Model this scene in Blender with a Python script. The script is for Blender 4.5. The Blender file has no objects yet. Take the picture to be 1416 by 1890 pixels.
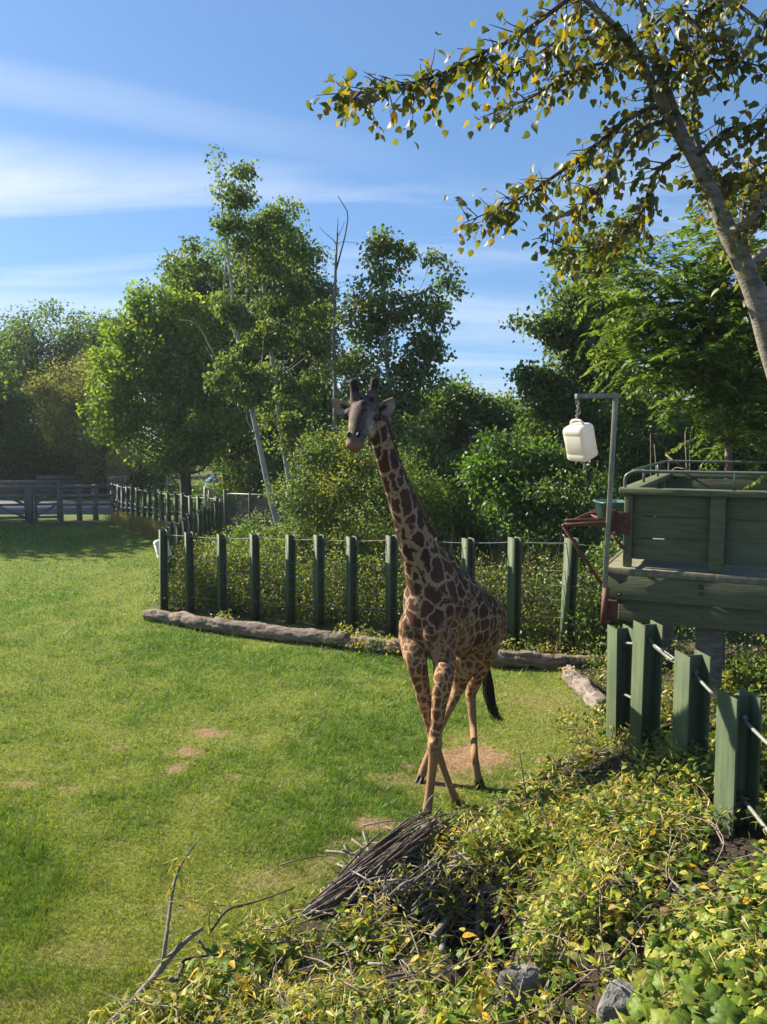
import bpy, math, random
import numpy as np
from mathutils import Vector, Matrix, kdtree

random.seed(4)
R = np.random.default_rng(11)
SC = bpy.context.scene
COL = SC.collection

# ------------------------------------------------------------------ camera
H = 3.6                      # eye height above the lawn (raised viewing deck)
F = 1420.0                   # focal length in photograph pixels
CX, CY = 708.0, 945.0
TH = math.atan(137.0 / F)    # camera pitched down
cam_d = bpy.data.cameras.new('camera')
cam = bpy.data.objects.new('camera', cam_d)
COL.objects.link(cam)
cam.location = (0, 0, H)
cam.rotation_euler = (math.pi / 2 - TH, 0, 0)
cam_d.sensor_fit = 'HORIZONTAL'
cam_d.sensor_width = 36.0
cam_d.lens = 36.0 * F / 1416.0
cam_d.clip_start = 0.05
cam_d.clip_end = 3000
SC.camera = cam

# ------------------------------------------------------------------ light
SUN_AZ, SUN_EL = 60.0, 33.0          # degrees left of the view direction, above the horizon
w = bpy.data.worlds.new('World')
SC.world = w
w.use_nodes = True
nt = w.node_tree
nt.nodes.clear()


def nn(t, kind, **kw):
    n = t.nodes.new(kind)
    for k, v in kw.items():
        if k.startswith('i_'):
            n.inputs[k[2:]].default_value = v
        elif k.startswith('n_'):
            n.inputs[int(k[2:])].default_value = v
        else:
            setattr(n, k, v)
    return n


def ramp(t, src, stops, interp='LINEAR'):
    r = t.nodes.new('ShaderNodeValToRGB')
    r.color_ramp.interpolation = interp
    while len(r.color_ramp.elements) < len(stops):
        r.color_ramp.elements.new(0.5)
    for e, (p, c) in zip(r.color_ramp.elements, stops):
        e.position = p
        e.color = c if len(c) == 4 else (*c, 1)
    t.links.new(src, r.inputs[0])
    return r


def math_(t, op, a, b=None, c=None, clamp=False):
    n = t.nodes.new('ShaderNodeMath')
    n.operation = op
    n.use_clamp = clamp
    for i, x in enumerate((a, b, c)):
        if x is None:
            continue
        if hasattr(x, 'node'):
            t.links.new(x, n.inputs[i])
        else:
            n.inputs[i].default_value = x
    return n.outputs[0]


def mixc(t, fac, a, b, blend='MIX'):
    n = t.nodes.new('ShaderNodeMix')
    n.data_type = 'RGBA'
    n.blend_type = blend
    for s, x in ((0, fac), (6, a), (7, b)):
        if hasattr(x, 'node'):
            t.links.new(x, n.inputs[s])
        elif s == 0:
            n.inputs[0].default_value = x
        else:
            n.inputs[s].default_value = (*x, 1) if len(x) == 3 else x
    return n.outputs[2]


sky = nn(nt, 'ShaderNodeTexSky', sky_type='NISHITA', sun_disc=False)
sky.sun_elevation = math.radians(SUN_EL)
sky.sun_rotation = math.radians(-SUN_AZ)
sky.altitude = 100
sky.air_density = 1.0
sky.dust_density = 0.6
sky.ozone_density = 2.5
tc = nn(nt, 'ShaderNodeTexCoord')
sep = nn(nt, 'ShaderNodeSeparateXYZ')
nt.links.new(tc.outputs['Generated'], sep.inputs[0])
zz = math_(nt, 'ADD', math_(nt, 'MAXIMUM', sep.outputs[2], 0.0), 0.10)
px_ = math_(nt, 'DIVIDE', sep.outputs[0], zz)
py_ = math_(nt, 'DIVIDE', sep.outputs[1], zz)
cmb = nn(nt, 'ShaderNodeCombineXYZ')
nt.links.new(px_, cmb.inputs[0])
nt.links.new(py_, cmb.inputs[1])
mp = nn(nt, 'ShaderNodeMapping')
mp.inputs['Rotation'].default_value = (0, 0, math.radians(-14))
mp.inputs['Scale'].default_value = (0.42, 1.1, 1)
mp.inputs['Location'].default_value = (1.7, 0.35, 0)
nt.links.new(cmb.outputs[0], mp.inputs[0])
cn = nn(nt, 'ShaderNodeTexNoise', i_Scale=1.05, i_Detail=9.0, i_Roughness=0.60, i_Distortion=0.9)
nt.links.new(mp.outputs[0], cn.inputs['Vector'])
cl = ramp(nt, cn.outputs[0], [(0.41, (0, 0, 0)), (0.64, (1, 1, 1))])
# cirrus sits low over the horizon, clear blue overhead
low = ramp(nt, sep.outputs[2], [(0.0, (0.7, 0.7, 0.7)), (0.20, (1, 1, 1)), (0.285, (0.85, 0.85, 0.85)), (0.33, (0.02, 0.02, 0.02))])
side = ramp(nt, math_(nt, 'MULTIPLY_ADD', sep.outputs[0], 0.5, 0.5), [(0.0, (1, 1, 1)), (0.40, (1, 1, 1)), (0.56, (0.5, 0.5, 0.5)), (1, (0.55, 0.55, 0.55))])
cf = math_(nt, 'MULTIPLY', math_(nt, 'MULTIPLY', cl.outputs[0], low.outputs[0]), math_(nt, 'MULTIPLY', side.outputs[0], 0.92))
# one old spread-out contrail: a band across the sky, fading to the right
# (the band follows a great circle through two directions)
_c = lambda x, y: Vector(((x - CX) / F, math.cos(TH) + (CY - y) / F * math.sin(TH), -math.sin(TH) + (CY - y) / F * math.cos(TH))).normalized()
BN = _c(0, 152).cross(_c(600, 268)).normalized()
dotp = math_(nt, 'ADD', math_(nt, 'ADD', math_(nt, 'MULTIPLY', sep.outputs[0], BN.x), math_(nt, 'MULTIPLY', sep.outputs[1], BN.y)), math_(nt, 'MULTIPLY', sep.outputs[2], BN.z))
wob = nn(nt, 'ShaderNodeTexNoise', i_Scale=2.5, i_Detail=3.0)
nt.links.new(tc.outputs['Generated'], wob.inputs['Vector'])
dist = math_(nt, 'ABSOLUTE', math_(nt, 'ADD', math_(nt, 'SUBTRACT', dotp, 0.0), math_(nt, 'MULTIPLY', math_(nt, 'SUBTRACT', wob.outputs[0], 0.5), 0.025)))
band = ramp(nt, math_(nt, 'MULTIPLY', dist, 10.0), [(0.0, (1, 1, 1)), (0.10, (0.8, 0.8, 0.8)), (0.30, (0, 0, 0))], 'EASE')
bfade = ramp(nt, math_(nt, 'MULTIPLY_ADD', sep.outputs[0], 0.5, 0.5), [(0.22, (1, 1, 1)), (0.42, (0.45, 0.45, 0.45)), (0.55, (0, 0, 0))])
bf = math_(nt, 'MULTIPLY', math_(nt, 'MULTIPLY', band.outputs[0], bfade.outputs[0]), 0.34)
fac = math_(nt, 'MAXIMUM', cf, bf)
gam = nn(nt, 'ShaderNodeGamma', i_Gamma=0.64)
nt.links.new(sky.outputs[0], gam.inputs[0])
tint = mixc(nt, 1.0, gam.outputs[0], (0.66, 1.0, 1.42), 'MULTIPLY')
skyc = mixc(nt, fac, tint, (4.3, 4.8, 5.4))
bg = nn(nt, 'ShaderNodeBackground', i_Strength=0.076)
nt.links.new(skyc, bg.inputs['Color'])
wo = nn(nt, 'ShaderNodeOutputWorld')
nt.links.new(bg.outputs[0], wo.inputs['Surface'])

sd = bpy.data.lights.new('sun', 'SUN')
sd.energy = 5.0
sd.angle = math.radians(0.53)
sd.color = (1.0, 0.90, 0.74)
sun = bpy.data.objects.new('sun', sd)
COL.objects.link(sun)
az, el = math.radians(SUN_AZ), math.radians(SUN_EL)
SUNV = Vector((-math.sin(az) * math.cos(el), math.cos(az) * math.cos(el), math.sin(el)))
sun.rotation_euler = SUNV.to_track_quat('Z', 'Y').to_euler()
sun.location = (-20, 20, 30)

SC.view_settings.view_transform = 'Standard'
SC.view_settings.look = 'None'
SC.view_settings.exposure = 1.45
SC.view_settings.gamma = 1
SC.view_settings.use_curve_mapping = False
SC.cycles.max_bounces = 7
SC.cycles.diffuse_bounces = 3
SC.cycles.transmission_bounces = 4
SC.cycles.transparent_max_bounces = 4
SC.cycles.caustics_reflective = False
SC.cycles.caustics_refractive = False
SC.cycles.use_denoising = True

# ------------------------------------------------------------------ helpers
cT, sT = math.cos(TH), math.sin(TH)


def ray(px, py):
    u, v = (px - CX) / F, (CY - py) / F
    return np.array([u, cT + v * sT, -sT + v * cT])


def at(px, py, Y):
    d = ray(px, py)
    return d * (Y / d[1]) + np.array([0, 0, H])


def gnd(px, py, z=0.0):
    d = ray(px, py)
    return d * ((z - H) / d[2]) + np.array([0, 0, H])


def unit(a):
    a = np.asarray(a, float)
    return a / np.maximum(np.linalg.norm(a, axis=-1, keepdims=True), 1e-9)


def sstep(a, b, x):
    t = np.clip((x - a) / (b - a), 0, 1)
    return t * t * (3 - 2 * t)


_perm = np.random.default_rng(5).random((256, 256))


def vnoise(x, y):
    x = np.asarray(x, float)
    y = np.asarray(y, float)
    xi, yi = np.floor(x).astype(int), np.floor(y).astype(int)
    fx, fy = x - xi, y - yi
    fx = fx * fx * (3 - 2 * fx)
    fy = fy * fy * (3 - 2 * fy)
    g = lambda a, b: _perm[a % 256, b % 256]
    return (g(xi, yi) * (1 - fx) + g(xi + 1, yi) * fx) * (1 - fy) + (g(xi, yi + 1) * (1 - fx) + g(xi + 1, yi + 1) * fx) * fy


def fbm(x, y, o=4):
    s, a, n = 0, 0.5, 0
    for k in range(o):
        s = s + a * vnoise(x * 2 ** k + 17 * k, y * 2 ** k + 31 * k)
        n += a
        a *= 0.5
    return s / n


class MB:
    """Collects geometry for ONE mesh object."""

    def __init__(self):
        self.v, self.f, self.c, self.n = [], [], [], 0

    def add(self, v, f, col=None):
        v = np.asarray(v, float)
        self.v.append(v)
        for ff in (f if isinstance(f, list) else [f]):
            self.f.append(np.asarray(ff, int) + self.n)
        if col is None:
            col = np.ones((len(v), 3))
        col = np.asarray(col, float)
        if col.ndim == 1:
            col = np.repeat(col[None], len(v), 0)
        self.c.append(col)
        self.n += len(v)
        return self

    def mesh(self, name, mat, smooth=False):
        me = bpy.data.meshes.new(name)
        v = np.concatenate(self.v)
        f3 = [f for f in self.f if f.shape[1] == 3]
        f4 = [f for f in self.f if f.shape[1] == 4]
        idx, starts, off = [], [], 0
        for fs, k in ((f3, 3), (f4, 4)):
            if fs:
                a = np.concatenate(fs)
                idx.append(a.ravel())
                starts.append(off + np.arange(len(a)) * k)
                off += len(a) * k
        idx = np.concatenate(idx)
        starts = np.concatenate(starts)
        me.vertices.add(len(v))
        me.vertices.foreach_set('co', v.ravel())
        me.loops.add(len(idx))
        me.loops.foreach_set('vertex_index', idx.astype(np.int32))
        me.polygons.add(len(starts))
        me.polygons.foreach_set('loop_start', starts.astype(np.int32))
        if smooth:
            me.polygons.foreach_set('use_smooth', np.ones(len(starts), bool))
        ca = me.attributes.new('col', 'FLOAT_COLOR', 'POINT')
        c = np.concatenate(self.c)
        ca.data.foreach_set('color', np.concatenate([c, np.ones((len(c), 1))], 1).ravel())
        me.update(calc_edges=True)
        me.validate()
        if mat:
            me.materials.append(mat)
        return me

    def build(self, name, mat, parent=None, smooth=False, bevel=0):
        o = bpy.data.objects.new(name, self.mesh(name, mat, smooth))
        COL.objects.link(o)
        if parent is not None:
            o.parent = parent
            o.matrix_parent_inverse = Matrix.Translation(-parent.location)
        if bevel:
            b = o.modifiers.new('bevel', 'BEVEL')
            b.width = bevel
            b.segments = 2
            b.limit_method = 'ANGLE'
        return o


def tag(o, label=None, cat=None, group=None, kind=None):
    for k, v in (('label', label), ('category', cat), ('group', group), ('kind', kind)):
        if v:
            o[k] = v
    return o


def thing(name, label, cat, loc=(0, 0, 0), group=None):
    o = bpy.data.objects.new(name, None)
    COL.objects.link(o)
    o.location = tuple(float(x) for x in loc)
    o.empty_display_size = 0.2
    return tag(o, label, cat, group)


def put(name, me, parent=None):
    o = bpy.data.objects.new(name, me)
    COL.objects.link(o)
    if parent is not None:
        o.parent = parent
        o.matrix_parent_inverse = Matrix.Translation(-parent.location)
    return o


BOXF = np.array([[0, 3, 2, 1], [4, 5, 6, 7], [0, 1, 5, 4], [1, 2, 6, 5], [2, 3, 7, 6], [3, 0, 4, 7]])


def box(mb, lo, hi, fr=None, col=None):
    """Axis box lo..hi, in frame fr=(origin,u,v) if given (w is up)."""
    a, b = np.array(lo, float), np.array(hi, float)
    v = np.array([[a[0], a[1], a[2]], [b[0], a[1], a[2]], [b[0], b[1], a[2]], [a[0], b[1], a[2]],
                  [a[0], a[1], b[2]], [b[0], a[1], b[2]], [b[0], b[1], b[2]], [a[0], b[1], b[2]]])
    if fr is not None:
        o, u, vv = (np.asarray(q, float) for q in fr)
        u3, v3 = np.append(u, 0)[:3], np.append(vv, 0)[:3]
        v = o[None] + v[:, :1] * u3 + v[:, 1:2] * v3 + v[:, 2:] * np.array([0, 0, 1.0])
    return mb.add(v, BOXF, col)


def bar(mb, p, q, wd, dp=None, ref=(0, 0, 1), col=None):
    """Rectangular bar from p to q."""
    p, q = np.asarray(p, float), np.asarray(q, float)
    dp = dp or wd
    d = unit(q - p)
    r = np.asarray(ref, float)
    if abs(np.dot(r, d)) > 0.95:
        r = np.array([1.0, 0, 0])
    a = unit(np.cross(d, r))
    b = np.cross(a, d)
    v = []
    for c in (p, q):
        for s, t in ((-1, -1), (1, -1), (1, 1), (-1, 1)):
            v.append(c + a * s * wd / 2 + b * t * dp / 2)
    return mb.add(np.array(v), BOXF, col)


def catmull(P, n):
    P = np.asarray(P, float)
    if len(P) < 3:
        return np.array([P[0] + (P[-1] - P[0]) * t for t in np.linspace(0, 1, n)])
    Q = np.concatenate([2 * P[:1] - P[1:2], P, 2 * P[-1:] - P[-2:-1]])
    out = []
    m = len(P) - 1
    for s in np.linspace(0, m, n):
        i = min(int(s), m - 1)
        t = s - i
        a, b, c, d = Q[i], Q[i + 1], Q[i + 2], Q[i + 3]
        out.append(0.5 * (2 * b + (c - a) * t + (2 * a - 5 * b + 4 * c - d) * t * t + (3 * b - a - 3 * c + d) * t ** 3))
    return np.array(out)


def tube(mb, P, rad, sides=8, col=None, ref=None, rad2=None, ridge=None, cap=True):
    """Round (or elliptical when rad2/ref given) tube along P."""
    P = np.asarray(P, float)
    n = len(P)
    rad = np.broadcast_to(np.asarray(rad, float), (n,))
    rad2 = rad if rad2 is None else np.broadcast_to(np.asarray(rad2, float), (n,))
    T = unit(np.gradient(P, axis=0))
    if ref is not None:
        a = np.asarray(ref, float)
        A = unit(a[None] - T * (T @ a)[:, None])
    else:
        a = np.array([0, 0, 1.0]) if abs(T[0][2]) < 0.9 else np.array([1.0, 0, 0])
        A = np.zeros_like(P)
        for i in range(n):
            a = unit(a - T[i] * np.dot(T[i], a))
            A[i] = a
    B = np.cross(T, A)
    th = np.arange(sides) * 2 * math.pi / sides
    rr = np.ones((n, sides)) if ridge is None else ridge
    v = P[:, None] + A[:, None] * (np.cos(th)[None, :, None] * rad[:, None, None] * rr[..., None]) \
        + B[:, None] * (np.sin(th)[None, :, None] * rad2[:, None, None] * rr[..., None])
    v = v.reshape(-1, 3)
    i, j = np.meshgrid(np.arange(n - 1), np.arange(sides), indexing='ij')
    j2 = (j + 1) % sides
    f = np.stack([i * sides + j, i * sides + j2, (i + 1) * sides + j2, (i + 1) * sides + j], -1).reshape(-1, 4)
    fs = [f]
    if cap:
        v = np.concatenate([v, P[:1] - T[:1] * rad[0] * 0.25, P[-1:] + T[-1:] * rad[-1] * 0.25])
        k = np.arange(sides)
        k2 = (k + 1) % sides
        fs.append(np.stack([np.full(sides, n * sides), k2, k], -1))
        fs.append(np.stack([np.full(sides, n * sides + 1), (n - 1) * sides + k, (n - 1) * sides + k2], -1))
    return mb.add(v, fs, col)


def ellipsoid(mb, c, r, ax=None, nu=16, nv=10, col=None):
    c = np.asarray(c, float)
    ax = np.eye(3) if ax is None else np.asarray(ax, float)
    th = np.linspace(0, math.pi, nv + 1)[1:-1]
    ph = np.arange(nu) * 2 * math.pi / nu
    v = [np.array([0, 0, 1.0])]
    for t in th:
        for p in ph:
            v.append([math.sin(t) * math.cos(p), math.sin(t) * math.sin(p), math.cos(t)])
    v.append([0, 0, -1.0])
    v = np.array(v) * np.asarray(r, float)
    v = c + v @ ax
    f3, f4 = [], []
    for j in range(nu):
        f3.append([0, 1 + j, 1 + (j + 1) % nu])
        b = 1 + (nv - 2) * nu
        f3.append([len(v) - 1, b + (j + 1) % nu, b + j])
        for i in range(nv - 2):
            a = 1 + i * nu
            f4.append([a + j, a + nu + j, a + nu + (j + 1) % nu, a + (j + 1) % nu])
    return mb.add(v, [np.array(f3), np.array(f4)], col)


LEAF = {
    'diamond': (np.array([[0, 0, 0], [.5, .42, .12], [0, 1, -.05], [-.5, .42, .12]]), np.array([[0, 1, 2], [0, 2, 3]])),
    'ovate': (np.array([[0, 0, 0], [.40, .16, .08], [.46, .42, .12], [.26, .74, .05], [0, 1, -.22], [-.26, .74, .05], [-.46, .42, .12], [-.40, .16, .08], [0, .45, 0]]),
              np.array([[0, 1, 8], [1, 2, 8], [2, 3, 8], [3, 4, 8], [4, 5, 8], [5, 6, 8], [6, 7, 8], [7, 0, 8]])),
    'lance': (np.array([[0, 0, 0], [.5, .33, .15], [.3, .72, .05], [0, 1, -.22], [-.3, .72, .05], [-.5, .33, .15]]),
              np.array([[0, 1, 5], [1, 2, 4], [1, 4, 5], [2, 3, 4]])),
    'blade': (np.array([[-.5, 0, 0], [.5, 0, 0], [0, 1, 0]]), np.array([[0, 1, 2]])),
}


def leaves(mb, C, A, N, L, W, col, kind='diamond'):
    """Many leaves: base points C, axes A, rough normals N, lengths L, widths W, colours col."""
    T, Fc = LEAF[kind]
    n = len(C)
    A = unit(A)
    S = unit(np.cross(A, N))
    N = np.cross(S, A)
    L = np.broadcast_to(L, (n,))[:, None, None]
    W = np.broadcast_to(W, (n,))[:, None, None]
    v = C[:, None] + S[:, None] * (T[None, :, :1] * W) + A[:, None] * (T[None, :, 1:2] * L) + N[:, None] * (T[None, :, 2:] * W)
    f = (Fc[None] + (np.arange(n) * len(T))[:, None, None]).reshape(-1, 3)
    c = np.repeat(np.broadcast_to(col, (n, 3)), len(T), 0)
    return mb.add(v.reshape(-1, 3), f, c)


def rdir(n):
    return unit(R.normal(size=(n, 3)))


# ------------------------------------------------------------------ materials
def material(name):
    m = bpy.data.materials.new(name)
    m.use_nodes = True
    t = m.node_tree
    t.nodes.clear()
    out = t.nodes.new('ShaderNodeOutputMaterial')
    return m, t, out


def surf(name, c1, c2, scale=8, rough=0.7, bump=0.3, stretch=(1, 1, 1), bscale=None, c3=None, spec=0.3, detail=6, metal=0.0, dist=0.01):
    """Two-tone noise surface with fine relief."""
    m, t, out = material(name)
    co = nn(t, 'ShaderNodeTexCoord')
    mpn = nn(t, 'ShaderNodeMapping')
    mpn.inputs['Scale'].default_value = stretch
    t.links.new(co.outputs['Object'], mpn.inputs[0])
    no = nn(t, 'ShaderNodeTexNoise', i_Scale=scale, i_Detail=detail, i_Roughness=0.62)
    t.links.new(mpn.outputs[0], no.inputs['Vector'])
    stops = [(0.34, c1), (0.66, c2)] if c3 is None else [(0.3, c1), (0.5, c2), (0.72, c3)]
    r = ramp(t, no.outputs[0], stops)
    n2 = nn(t, 'ShaderNodeTexNoise', i_Scale=bscale or scale * 4, i_Detail=4.0)
    t.links.new(mpn.outputs[0], n2.inputs['Vector'])
    bp = nn(t, 'ShaderNodeBump', i_Strength=bump, i_Distance=dist)
    t.links.new(n2.outputs[0], bp.inputs['Height'])
    b = nn(t, 'ShaderNodeBsdfPrincipled', i_Roughness=rough, i_Metallic=metal)
    b.inputs['Specular IOR Level'].default_value = spec
    t.links.new(r.outputs[0], b.inputs['Base Color'])
    t.links.new(bp.outputs[0], b.inputs['Normal'])
    t.links.new(b.outputs[0], out.inputs[0])
    return m


def leafmat(name, trans=0.46, gloss=0.03, tcol=(1.25, 1.25, 0.5), rough=0.5, nsc=4.0, bright=1.0):
    """Leaf colour comes from the per-leaf attribute; light passes through the blade."""
    m, t, out = material(name)
    a0 = nn(t, 'ShaderNodeAttribute', attribute_name='col')
    ln = nn(t, 'ShaderNodeTexNoise', i_Scale=nsc, i_Detail=4.0, i_Roughness=.65)
    lco = nn(t, 'ShaderNodeTexCoord')
    t.links.new(lco.outputs['Object'], ln.inputs['Vector'])
    a_out = mixc(t, 1.0, a0.outputs['Color'], ramp(t, ln.outputs[0], [(.3, tuple(bright * q for q in (.62, .66, .62))), (.7, tuple(bright * q for q in (1.3, 1.25, 1.15)))]).outputs[0], 'MULTIPLY')
    d = nn(t, 'ShaderNodeBsdfDiffuse')
    tr = nn(t, 'ShaderNodeBsdfTranslucent')
    g = nn(t, 'ShaderNodeBsdfGlossy', i_Roughness=rough)
    g.inputs['Color'].default_value = (1, 1, 1, 1)
    t.links.new(a_out, d.inputs['Color'])
    t.links.new(mixc(t, 1.0, a_out, tcol, 'MULTIPLY'), tr.inputs['Color'])
    m1 = nn(t, 'ShaderNodeMixShader', n_0=trans)
    t.links.new(d.outputs[0], m1.inputs[1])
    t.links.new(tr.outputs[0], m1.inputs[2])
    m2 = nn(t, 'ShaderNodeMixShader', n_0=gloss)
    t.links.new(m1.outputs[0], m2.inputs[1])
    t.links.new(g.outputs[0], m2.inputs[2])
    t.links.new(m2.outputs[0], out.inputs[0])
    return m


M = {}
M['leaf'] = leafmat('leaf', trans=0.5, bright=1.28)
M['leaf_fg'] = leafmat('poplar_leaf', 0.5, 0.04, (1.3, 1.25, 0.4))
M['vine'] = leafmat('vine_leaf', 0.40, 0.015, (1.3, 1.25, 0.5), nsc=22.0, bright=1.15)
M['lobed'] = leafmat('lobed_leaf', 0.36, 0.012, (1.3, 1.25, 0.5), nsc=5.0)
M['grass'] = leafmat('grass_blade', 0.42, 0.03, (1.2, 1.3, 0.4), 0.5)
M['bark'] = surf('brown_bark', (.035, .028, .022), (.11, .09, .07), 6, .9, .9, (3, 3, .6), 12, dist=.03)
M['bark_pink'] = surf('sumac_bark', (.16, .11, .085), (.27, .21, .17), 9, .85, .4, (3, 3, .5))
M['bark_dark'] = surf('ridged_dark_bark', (.038, .030, .024), (.125, .10, .08), 8, .95, 1.0, (1, 1, 1), 30, (.24, .20, .165), dist=.02)
M['twig'] = surf('grey_twig', (.10, .085, .07), (.27, .24, .21), 14, .9, .5)
M['twig_dark'] = surf('dark_twig', (.045, .035, .028), (.13, .105, .085), 14, .9, .5)
M['log'] = surf('weathered_log', (.085, .062, .046), (.20, .155, .12), 5, .92, .9, (.5, 3.5, 3.5), 22, (.31, .26, .21), dist=.02)
M['log_pale'] = surf('bleached_log', (.075, .062, .05), (.19, .155, .125), 6, .92, .9, (3, 1, 3), 22, (.29, .25, .21), dist=.02)
M['post'] = surf('green_painted_steel', (.062, .082, .045), (.080, .104, .058), 3, .68, .12, (1, 1, 1), 40, spec=.25)


def worn_paint(name, c1, c2, chip, rough, scale=3.0):
    m, t, out = material(name)
    co = nn(t, 'ShaderNodeTexCoord')
    n1 = nn(t, 'ShaderNodeTexNoise', i_Scale=scale, i_Detail=6.0, i_Roughness=.65)
    t.links.new(co.outputs['Object'], n1.inputs['Vector'])
    mq = nn(t, 'ShaderNodeMapping')
    mq.inputs['Scale'].default_value = (22, 22, 1.6)
    t.links.new(co.outputs['Object'], mq.inputs[0])
    n2 = nn(t, 'ShaderNodeTexNoise', i_Scale=1.0, i_Detail=4.0)
    t.links.new(mq.outputs[0], n2.inputs['Vector'])
    n3 = nn(t, 'ShaderNodeTexNoise', i_Scale=26.0, i_Detail=7.0, i_Roughness=.7)
    t.links.new(co.outputs['Object'], n3.inputs['Vector'])
    c = ramp(t, n1.outputs[0], [(.3, c1), (.7, c2)]).outputs[0]
    c = mixc(t, 1.0, c, ramp(t, n2.outputs[0], [(.35, (.74, .76, .74)), (.65, (1.14, 1.12, 1.08))]).outputs[0], 'MULTIPLY')
    ch = ramp(t, n3.outputs[0], [(.69, (0, 0, 0)), (.725, (1, 1, 1))]).outputs[0]
    c = mixc(t, math_(t, 'MULTIPLY', ch, .8), c, chip)
    bp = nn(t, 'ShaderNodeBump', i_Strength=.2, i_Distance=.004)
    t.links.new(n3.outputs[0], bp.inputs['Height'])
    b = nn(t, 'ShaderNodeBsdfPrincipled', i_Roughness=rough)
    b.inputs['Specular IOR Level'].default_value = .25
    t.links.new(c, b.inputs['Base Color'])
    t.links.new(bp.outputs[0], b.inputs['Normal'])
    t.links.new(b.outputs[0], out.inputs[0])
    return m


M['post'] = worn_paint('green_painted_steel', (.066, .090, .050), (.094, .122, .068), (.15, .11, .075), .66)
M['plat'] = surf('olive_painted_timber', (.072, .084, .044), (.115, .130, .070), 4, .75, .4, (.8, .8, 9), 9, (.135, .145, .088))
M['plat_worn'] = surf('worn_deck_timber', (.11, .115, .075), (.24, .215, .15), 5, .8, .4, (1.5, 6, 1.5), 14)
M['timber'] = surf('grey_timber', (.10, .095, .09), (.22, .20, .18), 6, .85, .5, (1, 1, 5), 20)
M['rail'] = surf('painted_rail', (.085, .115, .085), (.115, .15, .11), 6, .4, .1, spec=.5)
M['rust'] = surf('rust_primer', (.085, .032, .022), (.15, .062, .042), 10, .65, .3)
M['galv'] = surf('dull_steel', (.16, .17, .155), (.27, .27, .24), 12, .5, .15, metal=.35)
M['pole'] = surf('weathered_pole', (.17, .17, .12), (.30, .28, .20), 9, .6, .2, (1, 1, .5))
M['cable'] = surf('wire_rope', (.17, .175, .16), (.30, .31, .28), 60, .5, .6, metal=.3)
M['teal'] = surf('teal_plastic', (.045, .10, .10), (.06, .13, .125), 5, .45, .1)
M['rock'] = surf('grey_stone', (.06, .058, .055), (.15, .145, .138), 5, .95, 1.0, (1, 1, 1), 18, (.21, .20, .185), dist=.03)
M['black'] = surf('black_hair', (.006, .005, .005), (.02, .016, .014), 20, .5, .1)
M['mane'] = surf('mane_hair', (.035, .018, .012), (.12, .055, .032), 10, .7, .1)
M['hoof'] = surf('hoof_horn', (.02, .018, .017), (.06, .052, .046), 10, .55, .2)
M['road'] = surf('pale_gravel_road', (.14, .145, .155), (.21, .215, .225), 3, .95, .3, bscale=60)
M['orange'] = surf('orange_panel', (.20, .06, .03), (.26, .085, .045), 2, .6, .05)
M['blue'] = surf('blue_sheet', (.03, .09, .30), (.05, .14, .42), 2, .5, .05)
M['white'] = surf('white_plastic', (.74, .72, .66), (.80, .79, .74), 4, .4, .05, spec=.5)
M['dark'] = surf('dark_steel', (.02, .022, .02), (.05, .055, .05), 10, .5, .1)


def jug_material():
    m, t, out = material('milky_plastic')
    b = nn(t, 'ShaderNodeBsdfPrincipled', i_Roughness=.38)
    no = nn(t, 'ShaderNodeTexNoise', i_Scale=5.0, i_Detail=5.0)
    co = nn(t, 'ShaderNodeTexCoord')
    t.links.new(co.outputs['Object'], no.inputs['Vector'])
    r = ramp(t, no.outputs[0], [(0.35, (.86, .84, .78)), (0.62, (.80, .76, .66)), (0.8, (.62, .54, .40))])
    t.links.new(r.outputs[0], b.inputs['Base Color'])
    tr = nn(t, 'ShaderNodeBsdfTranslucent')
    tr.inputs[0].default_value = (.85, .80, .68, 1)
    mx = nn(t, 'ShaderNodeMixShader', n_0=.35)
    t.links.new(b.outputs[0], mx.inputs[1])
    t.links.new(tr.outputs[0], mx.inputs[2])
    t.links.new(mx.outputs[0], out.inputs[0])
    return m


M['jug'] = jug_material()


def birch_material():
    m, t, out = material('pale_poplar_bark')
    co = nn(t, 'ShaderNodeTexCoord')
    mpn = nn(t, 'ShaderNodeMapping')
    mpn.inputs['Scale'].default_value = (2.5, 2.5, 14)
    t.links.new(co.outputs['Object'], mpn.inputs[0])
    no = nn(t, 'ShaderNodeTexNoise', i_Scale=1.6, i_Detail=5.0, i_Roughness=.6)
    t.links.new(mpn.outputs[0], no.inputs['Vector'])
    n2 = nn(t, 'ShaderNodeTexNoise', i_Scale=2.2, i_Detail=3.0)
    t.links.new(co.outputs['Object'], n2.inputs['Vector'])
    base = ramp(t, n2.outputs[0], [(.35, (.27, .275, .25)), (.65, (.42, .41, .37))])
    mk = ramp(t, no.outputs[0], [(.60, (0, 0, 0)), (.67, (1, 1, 1))])
    c = mixc(t, math_(t, 'MULTIPLY', mk.outputs[0], .8), base.outputs[0], (.06, .055, .05))
    bp = nn(t, 'ShaderNodeBump', i_Strength=.5, i_Distance=.01)
    t.links.new(no.outputs[0], bp.inputs['Height'])
    b = nn(t, 'ShaderNodeBsdfPrincipled', i_Roughness=.8)
    t.links.new(c, b.inputs['Base Color'])
    t.links.new(bp.outputs[0], b.inputs['Normal'])
    t.links.new(b.outputs[0], out.inputs[0])
    return m


M['birch'] = birch_material()
M['poplar_bark'] = surf('poplar_bark', (.075, .065, .055), (.20, .18, .15), 5, .85, .6, (2, 2, 7), 16, (.28, .255, .215))

# ------------------------------------------------------------------ terrain
EDGE = np.array([[-3.2, 2.4], [-1.75, 4.55], [-0.62, 5.75], [0.30, 7.0], [0.95, 7.35], [1.65, 8.1], [2.5, 9.3], [2.9, 11.0]])


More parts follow.
